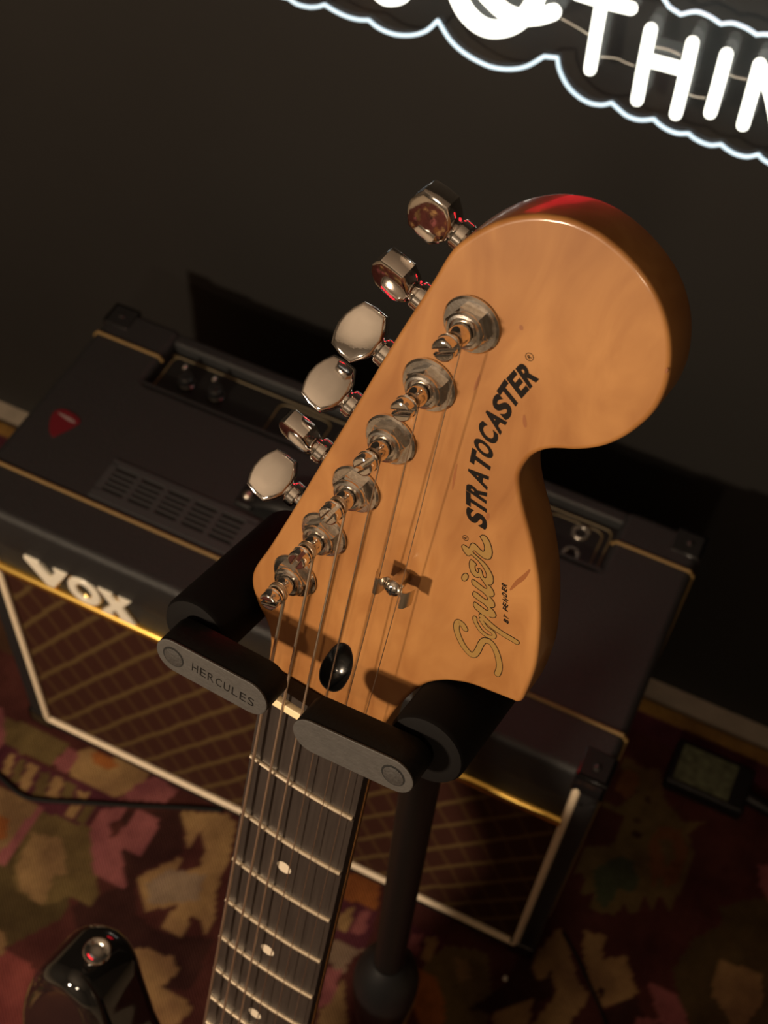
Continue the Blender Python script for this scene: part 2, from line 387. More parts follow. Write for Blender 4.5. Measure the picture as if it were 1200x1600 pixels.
# ------------------------------------------------------------------ the setting
WALL = 0.380
def struct(name, a, b, m):
    mb = MB(); mb.box(a, b); o = mb.done(name, m, smooth=0); o['kind'] = 'structure'; return o
struct('floor', (-2.0, -2.6, -.03), (2.4, WALL, 0), 'floor')
struct('wall_back', (-2.0, WALL, -.03), (2.4, WALL + .1, 2.5), 'wall')
struct('wall_left', (-2.1, -2.6, -.03), (-2.0, WALL + .1, 2.5), 'room')
struct('wall_right', (2.4, -2.6, -.03), (2.5, WALL + .1, 2.5), 'room')
struct('wall_front', (-2.1, -2.7, -.03), (2.5, -2.6, 2.5), 'room')
struct('ceiling', (-2.1, -2.7, 2.5), (2.5, WALL + .1, 2.6), 'ceil')

# ------------------------------------------------------------------ rug
RT = .005
def build_rug():
    x0, x1, y0, y1, st = -.70, 1.15, -1.80, .348, .0035
    nx, ny = int((x1 - x0) / st) + 1, int((y1 - y0) / st) + 1
    X, Y = np.meshgrid(np.linspace(x0, x1, nx), np.linspace(y0, y1, ny))
    C_ = dict(mr=(.088, .026, .023), mk=(.050, .018, .016), tan=(.36, .225, .095), tn2=(.27, .17, .075), ol=(.15, .105, .040), od=(.085, .060, .024),
              pk=(.30, .095, .105), rd=(.24, .060, .055), orr=(.34, .115, .025), gr=(.07, .085, .045), br=(.20, .085, .030), gy=(.30, .22, .15),
              gold=(.33, .19, .04), wine=(.10, .024, .040), bk=(.012, .011, .010))
    C_ = {k: tuple(c * .74 + .26 * .5 * sum(v) / 3 * .5 for c in v) for k, v in C_.items()}
    col = np.zeros((ny, nx, 3)); col[:] = C_['mr']
    rng = np.random.default_rng(4)
    def paint(P, c):
        P = np.array(P); ins = np.zeros(X.shape, bool); n = len(P)
        bx = (X >= P[:, 0].min()) & (X <= P[:, 0].max()) & (Y >= P[:, 1].min()) & (Y <= P[:, 1].max())
        xs, ys = X[bx], Y[bx]; r = np.zeros(xs.shape, bool)
        for i in range(n):
            (ax, ay), (bx_, by_) = P[i], P[(i + 1) % n]
            k = (ay > ys) != (by_ > ys)
            r ^= k & (xs < (bx_ - ax) * (ys - ay) / (by_ - ay + 1e-12) + ax)
        ins[bx] = r; col[ins] = C_[c]
    # stepped hexagons and diamonds filling the rug at large
    for i in range(110):
        cx, cy = rng.uniform(x0 + .05, x1 - .05), rng.uniform(y0 + .05, -.30 if i % 3 else .25)
        s = rng.uniform(.035, .07); k = ('mk', 'tn2', 'ol', 'pk', 'od', 'tan', 'br')[i % 7]
        P = [(cx + s * a, cy + s * b * 1.3) for a, b in ((0, 1), (.35, .6), (.8, .7), (.6, .1), (1, -.4), (.4, -.5), (.1, -1), (-.3, -.6), (-.9, -.5), (-.6, 0), (-.8, .6), (-.35, .55))]
        if not (.0 < cx < .9 and -.25 < cy < .35): paint(P, k)
    fl = lambda q: on_z(q, RT)[:2]
    A = lambda a, b: fl((a / 3, 1080 + b / 3)); A2 = lambda a, b: fl((a / 3, 1180 + b / 3))
    B = lambda a, b: fl((500 + a / 3.555, 1150 + b / 3.555)); Cc = lambda a, b: fl((640 + a / 2.143, 1380 + b / 2.143)); D = lambda a, b: fl((880 + a / 3.75, 1100 + b / 3.75))
    def pp(fn, c, *pts): paint([fn(*p) for p in pts], c)
    pp(A, 'mk', (540, 560), (860, 560), (860, 760), (640, 860), (640, 1050), (760, 1130), (1000, 1160), (900, 1400), (450, 1400), (330, 1010), (460, 960), (590, 900), (570, 740), (660, 770))
    pp(A, 'od', (-60, 700), (120, 690), (330, 960), (300, 1060), (120, 1150), (-60, 1250))
    pp(A, 'ol', (-80, 100), (120, 150), (330, 250), (230, 350), (30, 260), (-80, 200))
    pp(A, 'pk', (-60, 40), (15, 90), (25, 260), (-60, 300))
    pp(A, 'tan', (300, 290), (420, 270), (560, 320), (700, 390), (660, 450), (560, 495), (480, 490), (330, 390))
    pp(A, 'orr', (420, 280), (500, 300), (560, 345), (500, 370), (440, 335))
    pp(A, 'pk', (250, 330), (320, 270), (370, 290), (320, 390), (270, 370)); pp(A, 'pk', (640, 440), (720, 400), (840, 460), (780, 525), (560, 505))
    pp(A, 'wine', (20, 250), (250, 370), (480, 470), (570, 520), (460, 560), (390, 640), (150, 540), (0, 420), (-40, 300))
    for q in (((35, 295), (72, 300), (40, 395), (5, 385)), ((135, 335), (182, 345), (125, 475), (82, 460)), ((258, 395), (302, 415), (265, 505), (213, 490)), ((365, 465), (418, 478), (400, 515), (358, 500)), ((330, 535), (382, 540), (350, 600), (310, 580))): pp(A, 'tan', *q)
    for q in (((85, 318), (122, 328), (85, 445), (45, 425)), ((195, 375), (238, 385), (205, 505), (150, 490)), ((310, 420), (352, 440), (340, 505), (288, 490)), ((400, 530), (455, 540), (400, 620), (360, 610))): pp(A, 'ol', *q)
    pp(A, 'tn2', (-40, 430), (110, 500), (180, 540), (100, 680), (-40, 840)); pp(A, 'orr', (-20, 580), (40, 600), (30, 685), (-20, 700))
    pp(A, 'pk', (180, 535), (205, 560), (20, 815), (-20, 800), (-10, 770))
    pp(A, 'ol', (200, 560), (300, 600), (420, 640), (440, 800), (465, 960), (430, 1015), (330, 960), (200, 1010), (70, 930), (60, 820), (100, 700))
    pp(A, 'tn2', (150, 665), (290, 690), (315, 865), (260, 855), (200, 1005), (90, 930), (70, 830))
    pp(A, 'pk', (470, 555), (600, 540), (560, 600), (510, 620), (520, 695), (600, 620), (640, 555), (755, 600), (660, 775), (570, 740), (590, 925), (440, 850), (420, 650))
    pp(A, 'tan', (850, 555), (940, 570), (1060, 575), (1105, 620), (1080, 770), (1010, 940), (1000, 1100), (960, 1140), (930, 1060), (900, 1050), (850, 1155), (755, 1110), (830, 1000), (680, 1035), (645, 870), (855, 775), (815, 872), (940, 820), (962, 740), (932, 655), (880, 735))
    pp(A, 'gy', (690, 900), (800, 830), (880, 850), (960, 860), (930, 980), (830, 990), (700, 1000))
    pp(A2, 'rd', (-40, 900), (120, 960), (200, 1060), (150, 1290), (-40, 1290)); pp(A2, 'tn2', (-30, 820), (20, 840), (25, 920), (-30, 960))
    pp(A2, 'tan', (580, 915), (700, 905), (805, 950), (835, 1010), (760, 1090), (855, 1130), (905, 1190), (800, 1290), (660, 1290), (600, 1120))
    pp(B, 'orr', (120, 740), (335, 815), (320, 965), (115, 900))
    pp(B, 'wine', (110, 900), (320, 965), (280, 1110), (230, 1190), (60, 1110)); pp(B, 'tan', (120, 985), (190, 945), (160, 1090), (85, 1070)); pp(B, 'pk', (212, 980), (275, 965), (250, 1110), (178, 1090))
    pp(B, 'gy', (55, 1125), (235, 1190), (150, 1265), (130, 1330), (45, 1250)); pp(B, 'pk', (30, 1285), (125, 1300), (60, 1480), (-5, 1500)); pp(B, 'tn2', (60, 1480), (130, 1340), (160, 1700), (-20, 1700), (0, 1520))
    pp(B, 'wine', (470, 1040), (700, 1110), (660, 1290), (440, 1250)); pp(B, 'pk', (500, 1110), (575, 1090), (540, 1220), (458, 1232)); pp(B, 'tan', (592, 1118), (655, 1120), (620, 1255), (562, 1232)); pp(B, 'tan', (478, 1060), (505, 1090), (455, 1200), (430, 1190))
    pp(B, 'ol', (560, 1285), (700, 1160), (930, 1200), (960, 1480), (900, 1650), (690, 1650), (650, 1360)); pp(B, 'tn2', (740, 1235), (825, 1240), (835, 1345), (780, 1365))
    pp(B, 'orr', (465, 1265), (560, 1290), (652, 1345), (695, 1500), (690, 1650), (560, 1650), (500, 1420)); pp(B, 'tan', (468, 1395), (525, 1490), (440, 1650), (390, 1600))
    pp(Cc, 'mk', (370, 240), (480, 300), (480, 380), (280, 440), (200, 420), (330, 330))
    pp(Cc, 'tan', (430, 230), (500, 145), (535, 230), (565, 330), (605, 380), (520, 490), (400, 490), (492, 370), (470, 290), (440, 335), (412, 290))
    pp(Cc, 'tan', (585, 155), (658, 180), (640, 262), (722, 238), (765, 370), (650, 422), (600, 330), (580, 230)); pp(Cc, 'mk', (625, 350), (660, 355), (640, 385)); pp(Cc, 'tan', (275, 440), (415, 385), (390, 500), (280, 500))
    pp(Cc, 'mk', (640, 430), (760, 375), (790, 471), (760, 520), (640, 520)); pp(Cc, 'pk', (795, 325), (905, 380), (940, 500), (850, 500)); pp(Cc, 'pk', (760, 450), (830, 455), (830, 500), (740, 500))
    pp(Cc, 'od', (880, 290), (960, 180), (1050, 170), (1100, 60), (1260, 40), (1260, 520), (960, 520), (900, 380)); pp(Cc, 'tn2', (1035, 255), (1175, 300), (1185, 400), (1100, 500), (1010, 370))
    pp(D, 'ol', (60, 990), (130, 830), (280, 830), (330, 740), (350, 660), (230, 600), (240, 560), (330, 600), (430, 520), (330, 420), (360, 300), (480, 380), (570, 380), (600, 560), (700, 690), (835, 690), (730, 760), (770, 870), (700, 1060), (625, 1230), (570, 1118), (525, 1220), (475, 1128), (408, 1255), (360, 1165), (300, 1250), (155, 1190), (190, 1100), (90, 1125), (130, 1000))
    pp(D, 'gr', (180, 970), (330, 890), (410, 930), (450, 1050), (400, 1110), (330, 1080), (250, 1200), (200, 1150)); pp(D, 'br', (500, 820), (560, 715), (685, 740), (738, 860), (660, 1055), (600, 1080), (572, 1000), (520, 1080)); pp(D, 'ol', (560, 790), (640, 800), (655, 900), (612, 965), (580, 880))
    pp(D, 'br', (340, 380), (430, 400), (450, 470), (380, 560), (300, 500)); pp(D, 'mk', (480, 540), (520, 560), (510, 590), (470, 570)); pp(D, 'mk', (410, 670), (470, 680), (450, 700), (405, 690)); pp(D, 'mk', (400, 740), (460, 765), (440, 790), (390, 770))
    pp(D, 'pk', (1145, 940), (1260, 960), (1260, 1260), (1150, 1060)); pp(D, 'od', (900, 1190), (1080, 1150), (1100, 1130), (1260, 1300), (1260, 1560), (740, 1400), (940, 1280))
    e = (Y > .330); col[e] = C_['gold']; e = (Y > .300) & (Y <= .330); col[e] = C_['wine']
    k = (Y > .06) & (Y < .26) & (X < -.02); col[k] = (col[k] * .5 + np.array(C_['od']) * .5)
    z = np.full(X.shape, RT)
    V = np.c_[X.ravel(), Y.ravel(), z.ravel()]
    i = np.arange(nx * ny).reshape(ny, nx); Q = np.stack([i[:-1, :-1], i[:-1, 1:], i[1:, 1:], i[1:, :-1]], -1).reshape(-1, 4)
    # hem: a skirt to the floor all round
    edge = np.concatenate([i[0, :], i[1:, -1], i[-1, -2::-1], i[-2:0:-1, 0]])
    lo = V[edge].copy(); lo[:, 2] = 0.0002; n0 = len(V); V = np.r_[V, lo]; m_ = len(edge); a = np.arange(m_)
    Q = np.r_[Q, np.stack([edge[a], n0 + a, n0 + (a + 1) % m_, edge[(a + 1) % m_]], -1)]
    me = bpy.data.meshes.new('rug'); me.vertices.add(len(V)); me.vertices.foreach_set('co', V.ravel())
    me.loops.add(len(Q) * 4); me.loops.foreach_set('vertex_index', Q.ravel().astype(np.int32))
    me.polygons.add(len(Q)); me.polygons.foreach_set('loop_start', np.arange(0, len(Q) * 4, 4, dtype=np.int32)); me.update(calc_edges=True)
    cc = np.ones((len(V), 4)); cc[:n0, :3] = col.reshape(-1, 3); cc[n0:, :3] = C_['mr']
    at = me.color_attributes.new('pattern', 'FLOAT_COLOR', 'POINT'); at.data.foreach_set('color', cc.ravel())
    me.materials.append(M['rug']); o = bpy.data.objects.new('rug', me); COL.objects.link(o)
    o['label'] = 'flat woven rug with maroon, tan, olive and pink motifs under the amplifier'; o['category'] = 'rug'
build_rug()

# ------------------------------------------------------------------ amplifier (mm in the amp frame)
HH = 364.8; AW = 607.0
amp = thing('guitar_amplifier', (AW / 2000, .13, RT), 'black guitar amplifier with brown diamond grille cloth and lit white logo, behind the guitar', 'amplifier')
af = lambda p: np.array([p[0], p[1], p[2]]) * .001 + np.array([0, 0, ZF])
def ab(): return MB(af)
ZB = -58.0
b = ab()
b.box((0, -4, ZB), (19, 260, HH - 40), 5, 3); b.box((588, -4, ZB), (607, 260, HH - 40), 5, 3)          # sides
b.box((0, -4, ZB), (607, 260, ZB + 17), 5, 3)                                                # bottom
b.box((70, 244, HH - 60), (537, 258.5, HH - 3), 4, 3)                                        # rear rail
b.box((10, 246, ZB + 8), (597, 256, HH - 30))                                                # back panel
tp_ = []                                                                                     # top: a U in plan, open at the control panel
for (cx, cy, t0, rr) in ((8, 4, 180, 8), (599, 4, 270, 8), (599, 252, 0, 8), (541, 252, 90, 8)):
    tp_ += [(cx + rr * math.cos(math.radians(t0 + 15 * i)), cy - 0 * rr + rr * math.sin(math.radians(t0 + 15 * i))) for i in range(7)]
tp_ = [(x, y - 0) for x, y in tp_]
tp_ += [(533, 190), (531, 187), (528, 186), (79, 186), (76, 187), (74, 190)]
for (cx, cy, t0, rr) in ((66, 252, 0, 8), (8, 252, 90, 8)):
    tp_ += [(cx + rr * math.cos(math.radians(t0 + 15 * i)), cy + rr * math.sin(math.radians(t0 + 15 * i))) for i in range(7)]
tp_ = [(x, y if y > 10 else y) for x, y in tp_]
b.prism(resample(tp_, 3.0), HH - 55, HH, 7, 4)
b.done('cabinet', 'tolex', amp)
b = ab(); b.box((19, -1, 273), (588, 8, HH - 16)); b.done('front_panel', 'tolex_front', amp)
b = ab(); b.box((19, 0, ZB + 15), (588, 8, 275)); b.done('grille_cloth', 'grille', amp)
b = ab(); b.tube([(25, -2, 272), (585, -2, 272)], 5.8, 16); b.done('gold_strip', 'gold_strip', amp, label='shiny gold strip above the grille')
def pipe(name, pts, r, m, lab=None):
    q = ab(); q.round_tube(pts, r, 10); return q.done(name, m, amp, label=lab)
pipe('white_piping', [(22.5, -3, 341), (22.5, -3, -34), (24, -3, -37.5), (28, -3, -38), (581, -3, -38), (585.5, -3, -37.5), (587, -3, -34), (587, -3, 341)], 3.6, 'white_piping', 'cream piping around the grille')
pipe('gold_piping', [(-.5, 44, -50), (-.5, 44, HH - 4), (3, 44, HH + .3), (604, 44, HH + .3), (607.5, 44, HH - 4), (607.5, 44, -50)], 1.9, 'gold_piping')
pipe('gold_piping', [(-.5, 219.5, -50), (-.5, 219.5, HH - 4), (3, 219.5, HH + .3), (71, 219.5, HH + .3), (74.3, 219.5, HH - 4)], 1.7, 'gold_piping')
pipe('gold_piping', [(607.5, 219.5, -50), (607.5, 219.5, HH - 4), (604, 219.5, HH + .3), (536, 219.5, HH + .3), (532.7, 219.5, HH - 4)], 1.7, 'gold_piping')
# logo
def amp_letter(poly, holes=None):
    bm = ab(); ax = ((0, 0, 0), (1, 0, 0), (0, 0, 1), (0, -1, 0))
    return bm, ax
Vp = [(61, 312), (62, 316), (78, 316), (77.5, 312.5), (86.5, 296), (94, 311.5), (92.5, 316), (107, 316), (105, 311), (88.5, 281), (81, 281)]
Xp = [(139, 318), (154, 318), (153, 314), (157.5, 306.5), (162, 313), (160, 318), (173, 318), (170, 312.5), (162.5, 301), (172, 283), (174, 279), (157, 279), (158, 283), (154.5, 291), (149, 284), (151, 279), (138, 279), (142, 285), (150.5, 297.5), (142, 312.5)]
def poly_letter(P, name):
    q = ab(); q.prism(P, 0.5, 6, 1.2, 2, axes=((0, 0, 0), (1, 0, 0), (0, 0, 1), (0, -1, 0))); lt = q.done(name, 'logo', amp)
    q = ab(); c = np.mean(P, 0); q.prism([tuple(c + (np.array(p) - c) * 1.05) for p in P], 0.2, 3.4, .6, 2, axes=((0, 0, 0), (1, 0, 0), (0, 0, 1), (0, -1, 0))); q.done('letter_rim', 'logo_rim', lt)
poly_letter(Vp, 'logo_letter'); poly_letter(Xp, 'logo_letter')
def ring_o(name, ro, ri, y0, y1, m, par):
    q = ab(); n = 40; c = np.array([122.5, 0, 299.])
    R = lambda r, y: [c + np.array([r[0] * math.cos(2 * math.pi * i / n), y, r[1] * math.sin(2 * math.pi * i / n)]) for i in range(n)]
    q.rings([R(ro, y0), R(ro, y1 + 1), R((ro[0] - 1, ro[1] - 1), y1), R((ri[0] + 1, ri[1] + 1), y1), R(ri, y1 + 1), R(ri, y0), R(ro, y0)], False, False)
    return q.done(name, m, par)
o_ = ring_o('logo_letter', (17, 19.5), (8, 11.5), -.5, -6, 'logo', amp); ring_o('letter_rim', (17.8, 20.3), (7.2, 10.7), -.2, -3.4, 'logo_rim', o_)
# vent on the top
b = ab(); b.box((104, 53, HH - .6), (246, 93, HH + .3)); vent = b.done('vent_grille', 'void', amp)
b = ab(); cols = [108 + 27 * k for k in range(5)]
for (xa, xb, ya, yb) in [(101, 249, 50, 60), (101, 249, 88, 95), (101, 108, 58, 90), (237.5, 249, 58, 90)]: b.box((xa, ya, HH - 1), (xb, yb, HH + 1.6), .6)
for c in cols[1:]: b.box((c - 5.7, 58, HH - 1), (c, 90, HH + 1.5), .5)
b.done('vent_frame', 'vent', vent)
for c in cols:
    for k in range(4):
        y = 64.0 + k * 5.7; q = ab(); q.box((c - .5, y, HH - .8), (c + 21.8, y + 2.3, HH + 1.2), .4); q.done('slat', 'vent', vent)
# carrying handle
b = ab(); hp = smooth_path([(232, 0, 0), (240, 0, 7), (262, 0, 15), (303, 0, 18), (344, 0, 15), (366, 0, 7), (374, 0, 0)], 6); R = []
for i, pnt in enumerate(hp):
    x, z = pnt[0], HH + 3 + pnt[2]; R.append([(x, 101, z - 2), (x, 103, z + 2.5), (x, 112, z + 4), (x, 121, z + 2.5), (x, 123, z - 2), (x, 112, z - 3)])
b.rings(R); hd = b.done('handle', 'plastic', amp, 60)
for x in (228, 378):
    q = ab(); q.box((x - 9, 100, HH - .5), (x + 9, 124, HH + 5), 2.5, 3); e_ = q.done('handle_end', 'plastic', hd)
    q = ab(); q.sphere((x - 1, 112, HH + 5), 5, (1, 1, .7)); q.done('screw_head', 'steel', hd)
# control panel
b = ab(); b.box((72, 185, HH - 22), (535, 244, HH - 14)); cp = b.done('control_panel', 'panel', amp)
b = ab(); b.box((72, 185, HH - 22), (535, 187.5, HH - 1)); b.done('panel_step', 'tolex', cp)
def cline(pts, r=.9):
    q = ab(); q.tube(smooth_path([(x, y, HH - 13.6) for x, y in pts], 5), r, 6); q.done('panel_line', 'panel_line', cp)
cline([(78, 189), (78, 215), (78, 232), (81, 237), (88, 238.5), (250, 238.5), (450, 238.5), (518, 238.5), (526, 237), (529, 232), (529, 215), (529, 189)])
for xa, xb in ((196, 250), (262, 330), (342, 462), (470, 522)):
    cline([(xa, 189), (xa, 215), (xa, 228), (xa + 3, 232), (xa + 9, 233.5), ((xa + xb) / 2, 233.5), (xb - 9, 233.5), (xb - 3, 232), (xb, 228), (xb, 215), (xb, 189)], .8)
for x in (105, 137, 290, 318, 360, 388, 416, 444):
    q = ab(); q.lathe([(9, 0), (9, 3), (7.2, 4), (6.8, 11), (5.5, 12), (0, 12)], (x, 212, HH - 14), (0, 0, 1), 24); kn = q.done('knob', 'plastic_gloss', cp)
    q = ab(); q.prism([(-2.2, -3), (2.2, -3), (1.2, 12), (-1.2, 12)], 4, 13, .6, 2, axes=((x, 212, HH - 14), (.8, .6, 0), (-.6, .8, 0), (0, 0, 1))); q.done('pointer', 'plastic_gloss', kn)
    q = ab(); q.sphere((x - 6, 221, HH - 1), 3.2, (.8, 1.3, .7)); q.done('pointer_tip', 'chrome', kn)
for y in (224, 198):
    q = ab(); q.lathe([(8.5, 0), (8.5, 1.5), (7.5, 2.5), (5.5, 2.5), (4.8, 1.5), (4.8, .4), (0, .4)], (503, y, HH - 14), (0, 0, 1), 28); j = q.done('input_jack', 'chrome_worn', cp)
    q = ab(); q.lathe([(4.6, 0), (4.6, .7), (0, .7)], (503, y, HH - 14), (0, 0, 1), 20); q.done('jack_hole', 'void', j)
# corner protectors and feet
def corner(sx, sy, top):
    x = 0 if sx < 0 else 607; y = -4 if sy < 0 else 260; z = HH if top else ZB
    q = ab(); L_ = 26; e = 1.6
    fx = lambda t: x - sx * t; fy = lambda t: y - sy * t; fz = lambda t: (z - t) if top else (z + t)
    for (a, c) in (((-e, -e, -e), (L_, L_, 3)), ((-e, -e, -e), (L_, 3, L_)), ((-e, -e, -e), (3, L_, L_))):
        lo = [min(f(u), f(v)) for f, u, v in zip((fx, fy, fz), a, c)]; hi = [max(f(u), f(v)) for f, u, v in zip((fx, fy, fz), a, c)]
        q.box(lo, hi, 1.5, 3)
    q.sphere((fx(12), fy(12), fz(-1.2)), 4, (1, 1, .5)); q.done('corner_protector', 'plastic_gloss', amp)
for sx in (-1, 1):
    for sy in (-1, 1):
        for tp in (True, False): corner(sx, sy, tp)
        q = ab(); q.lathe([(13, 0), (15, 3), (15, (ZB + ZF * 1000 - RT * 1000) - .2)], (40 if sx < 0 else 567, 35 if sy < 0 else 225, -ZF * 1000 + RT * 1000 + .1), (0, 0, 1), 20); q.done('rubber_foot', 'plastic', amp)

# red guitar pick on the amplifier
pz = HH + .1
P = [on_z(q, (HH) * .001 + ZF)[:2] * 1000 for q in ((80, 681), (77, 672), (78, 658), (84, 645), (95, 640), (108, 643), (121, 652), (126, 659), (122, 664), (110, 671), (92, 680), (84, 683))]
pc = np.mean(P, 0)
q = ab(); q.prism(resample(smooth_path(P, 4, True), 1.0), pz, pz + .9, .3, 2); BASE_P = (pc[0] * .001, pc[1] * .001, pz * .001 + ZF)
pk = thing('guitar_pick', BASE_P, 'small red guitar pick with white print lying on the amplifier top', 'pick'); q.done('pick_blank', 'pick', pk)
q = ab(); a = on_z((93, 647), HH * .001 + ZF)[:2] * 1000; c = on_z((116, 661), HH * .001 + ZF)[:2] * 1000
q.ribbon([a, a * .6 + c * .4, a * .3 + c * .7, c], [1.6, 3.2, 4.2, 2.5], pz + 1.0); q.done('white_print', 'pick_print', pk)

# ------------------------------------------------------------------ guitar (mm in the guitar frame)
gtr = thing('electric_guitar', tuple(gw((0, -790, -34))), 'electric guitar with amber maple headstock, chrome tuners and black body hanging on the stand', 'guitar')
def gb(): return MB(gw)
ZH = -8.0; ZBK = -22.0
HPX = [(419, 1030), (421.5, 1005), (419, 983), (412, 964), (404, 949), (396, 927), (392.5, 908), (395, 893), (403, 879), (417, 860), (450, 808), (500, 725), (548, 646), (604, 551.5), (646, 485), (677.5, 436), (695, 406), (709, 388), (727.7, 373), (760.7, 353.5), (797, 340.7), (834, 336), (863, 338), (892.7, 344.3), (929, 361), (962, 384.7), (992, 414), (1017, 447), (1034, 480), (1045, 517), (1048.5, 553), (1045, 590), (1036, 619), (1021, 645), (999, 667), (970, 687), (937, 700), (900, 704.4), (878, 703.2), (860, 703), (845, 706), (830.5, 713), (819.6, 725), (812.4, 737.6), (810, 750), (811.5, 768), (816, 792), (824, 822), (831, 850), (836, 875), (842, 912.5), (844, 950), (843.5, 987), (838.5, 1035), (829, 1066), (820, 1087), (815, 1096), (809, 1099), (801, 1096), (772, 1084.5), (735, 1070.5), (706, 1065.5), (690, 1065.2), (669, 1068.4), (651, 1078), (633, 1093), (615, 1112.5), (598, 1136)]
HP = [g_at(q, ZH)[:2] for q in HPX]
HPs = [np.array(p) for p in smooth_path(HP, 5)]
HPs += [np.array((21., 2.)), np.array((21., -6.)), np.array((-21.2, -6.)), np.array((-22, 0.))]
HPs = resample(HPs, 1.3)
HO = [g_at(q, ZH)[:2] for q in ((534, 1004), (545, 1009), (550, 1020), (551.5, 1035), (547, 1055), (536, 1074), (524, 1080.5), (511, 1077), (501, 1066), (499, 1052), (503, 1036), (514, 1019), (524, 1008))]
HO = resample(smooth_path(HO, 4, True), .8)
def headstock_mesh():
    q = MB(); q.prism(HPs, ZBK, ZH, 1.3, 4); top = q.f.pop(); V = list(q.v); Fs = list(q.f)
    n0 = len(V); V += [np.array([p[0], p[1], ZH]) for p in HO]; V += [np.array([p[0], p[1], ZH - 1.0]) for p in HO]; m_ = len(HO)
    Fs += [(n0 + i, n0 + (i + 1) % m_, n0 + m_ + (i + 1) % m_, n0 + m_ + i) for i in range(m_)]
    me = bpy.data.meshes.new('tmp'); me.from_pydata([tuple(v) for v in V], [], Fs); bm = bmesh.new(); bm.from_mesh(me); bm.verts.ensure_lookup_table()
    lp = list(top); ed = []
    for L_ in (lp, [n0 + i for i in range(m_)]):
        for i in range(len(L_)):
            a, c = bm.verts[L_[i]], bm.verts[L_[(i + 1) % len(L_)]]; ed.append(bm.edges.get((a, c)) or bm.edges.new((a, c)))
    bmesh.ops.triangle_fill(bm, edges=ed, use_beauty=True, normal=(0, 0, 1)); bm.verts.index_update()
    V = [gw(v.co[:]) for v in bm.verts]; Fs = [tuple(v.index for v in f.verts) for f in bm.faces]; bm.free(); bpy.data.meshes.remove(me)
    return link('headstock', V, Fs, 'maple', gtr, 40)
headstock_mesh()
# neck shaft
b = gb(); R = []
for i in range(24):
    y = -3 - i * 20.; d = max(0, -y); hw = (43.0 + 9.5 * d / 324) / 2; dp = 14 + 2.5 * d / 324
    if y > 0: hw = 21
    R.append([(hw * math.cos(math.pi * k / 16 + math.pi), y, -7 + dp * math.sin(math.pi * k / 16 + math.pi)) for k in range(17)])
b.rings(R); b.done('neck', 'maple', gtr, 40)
# fretboard
b = gb(); R = []
RAD = 241.0
arc = lambda x: -(RAD - math.sqrt(RAD * RAD - x * x))
for i in range(25):
    y = 6.6 - i * (466 / 24.); d = max(-6, -y); hw = (42.2 + 9.7 * d / 324) / 2
    R.append([(hw * (k / 8 - 1), y, -1.05 + arc(hw * (k / 8 - 1))) for k in range(17)] + [(hw, y, -7.2), (-hw, y, -7.2)])
b.rings(R); fbd = b.done('fretboard', 'rosewood', gtr, 40)
b = gb(); b.box((-21, -.2, -4), (21, 3.4, 1.1), .5); b.done('nut', 'nut', gtr)
def fd(n): return 648 * (1 - 2 ** (-n / 12))
for n in range(1, 22):
    d = fd(n); hw = (41.4 + 9.7 * d / 324) / 2; q = gb(); R = []
    for k in range(-8, 9):
        x = hw * k / 8; z = -1.15 + arc(x); R.append([(x, -d + 1.2 * math.cos(t), z + 1.25 * math.sin(t)) for t in np.linspace(0, math.pi, 7)])
    q.rings(R); q.done('fret', 'fret', fbd)
for n in (3, 5, 7, 9, 15, 17, 19):
    y = -(fd(n) + fd(n - 1)) / 2; q = gb(); q.lathe([(3.1, 0), (3.1, .12), (0, .12)], (0, y, -1.05), (0, 0, 1), 24); q.done('inlay_dot', 'dot', fbd)
for x in (-10, 10):
    y = -(fd(12) + fd(11)) / 2; q = gb(); q.lathe([(3.1, 0), (3.1, .12), (0, .12)], (x, y, -1.25), (0, 0, 1), 24); q.done('inlay_dot', 'dot', fbd)
# truss rod hole: a shallow glossy black oval sunk in the face
cH = np.mean(HO, 0)
q = gb(); R = []
for s, z in ((1.0, .02), (1.01, .12), (.96, .10), (.94, -.6), (.90, -4.5), (.75, -6.5), (.3, -7.0)): R.append([(cH[0] + (p[0] - cH[0]) * s, cH[1] + (p[1] - cH[1]) * s, ZH + z) for p in HO])
q.rings(R, False, True); q.done('truss_rod_opening', 'hole', gtr, 60, label='black oval truss rod opening')

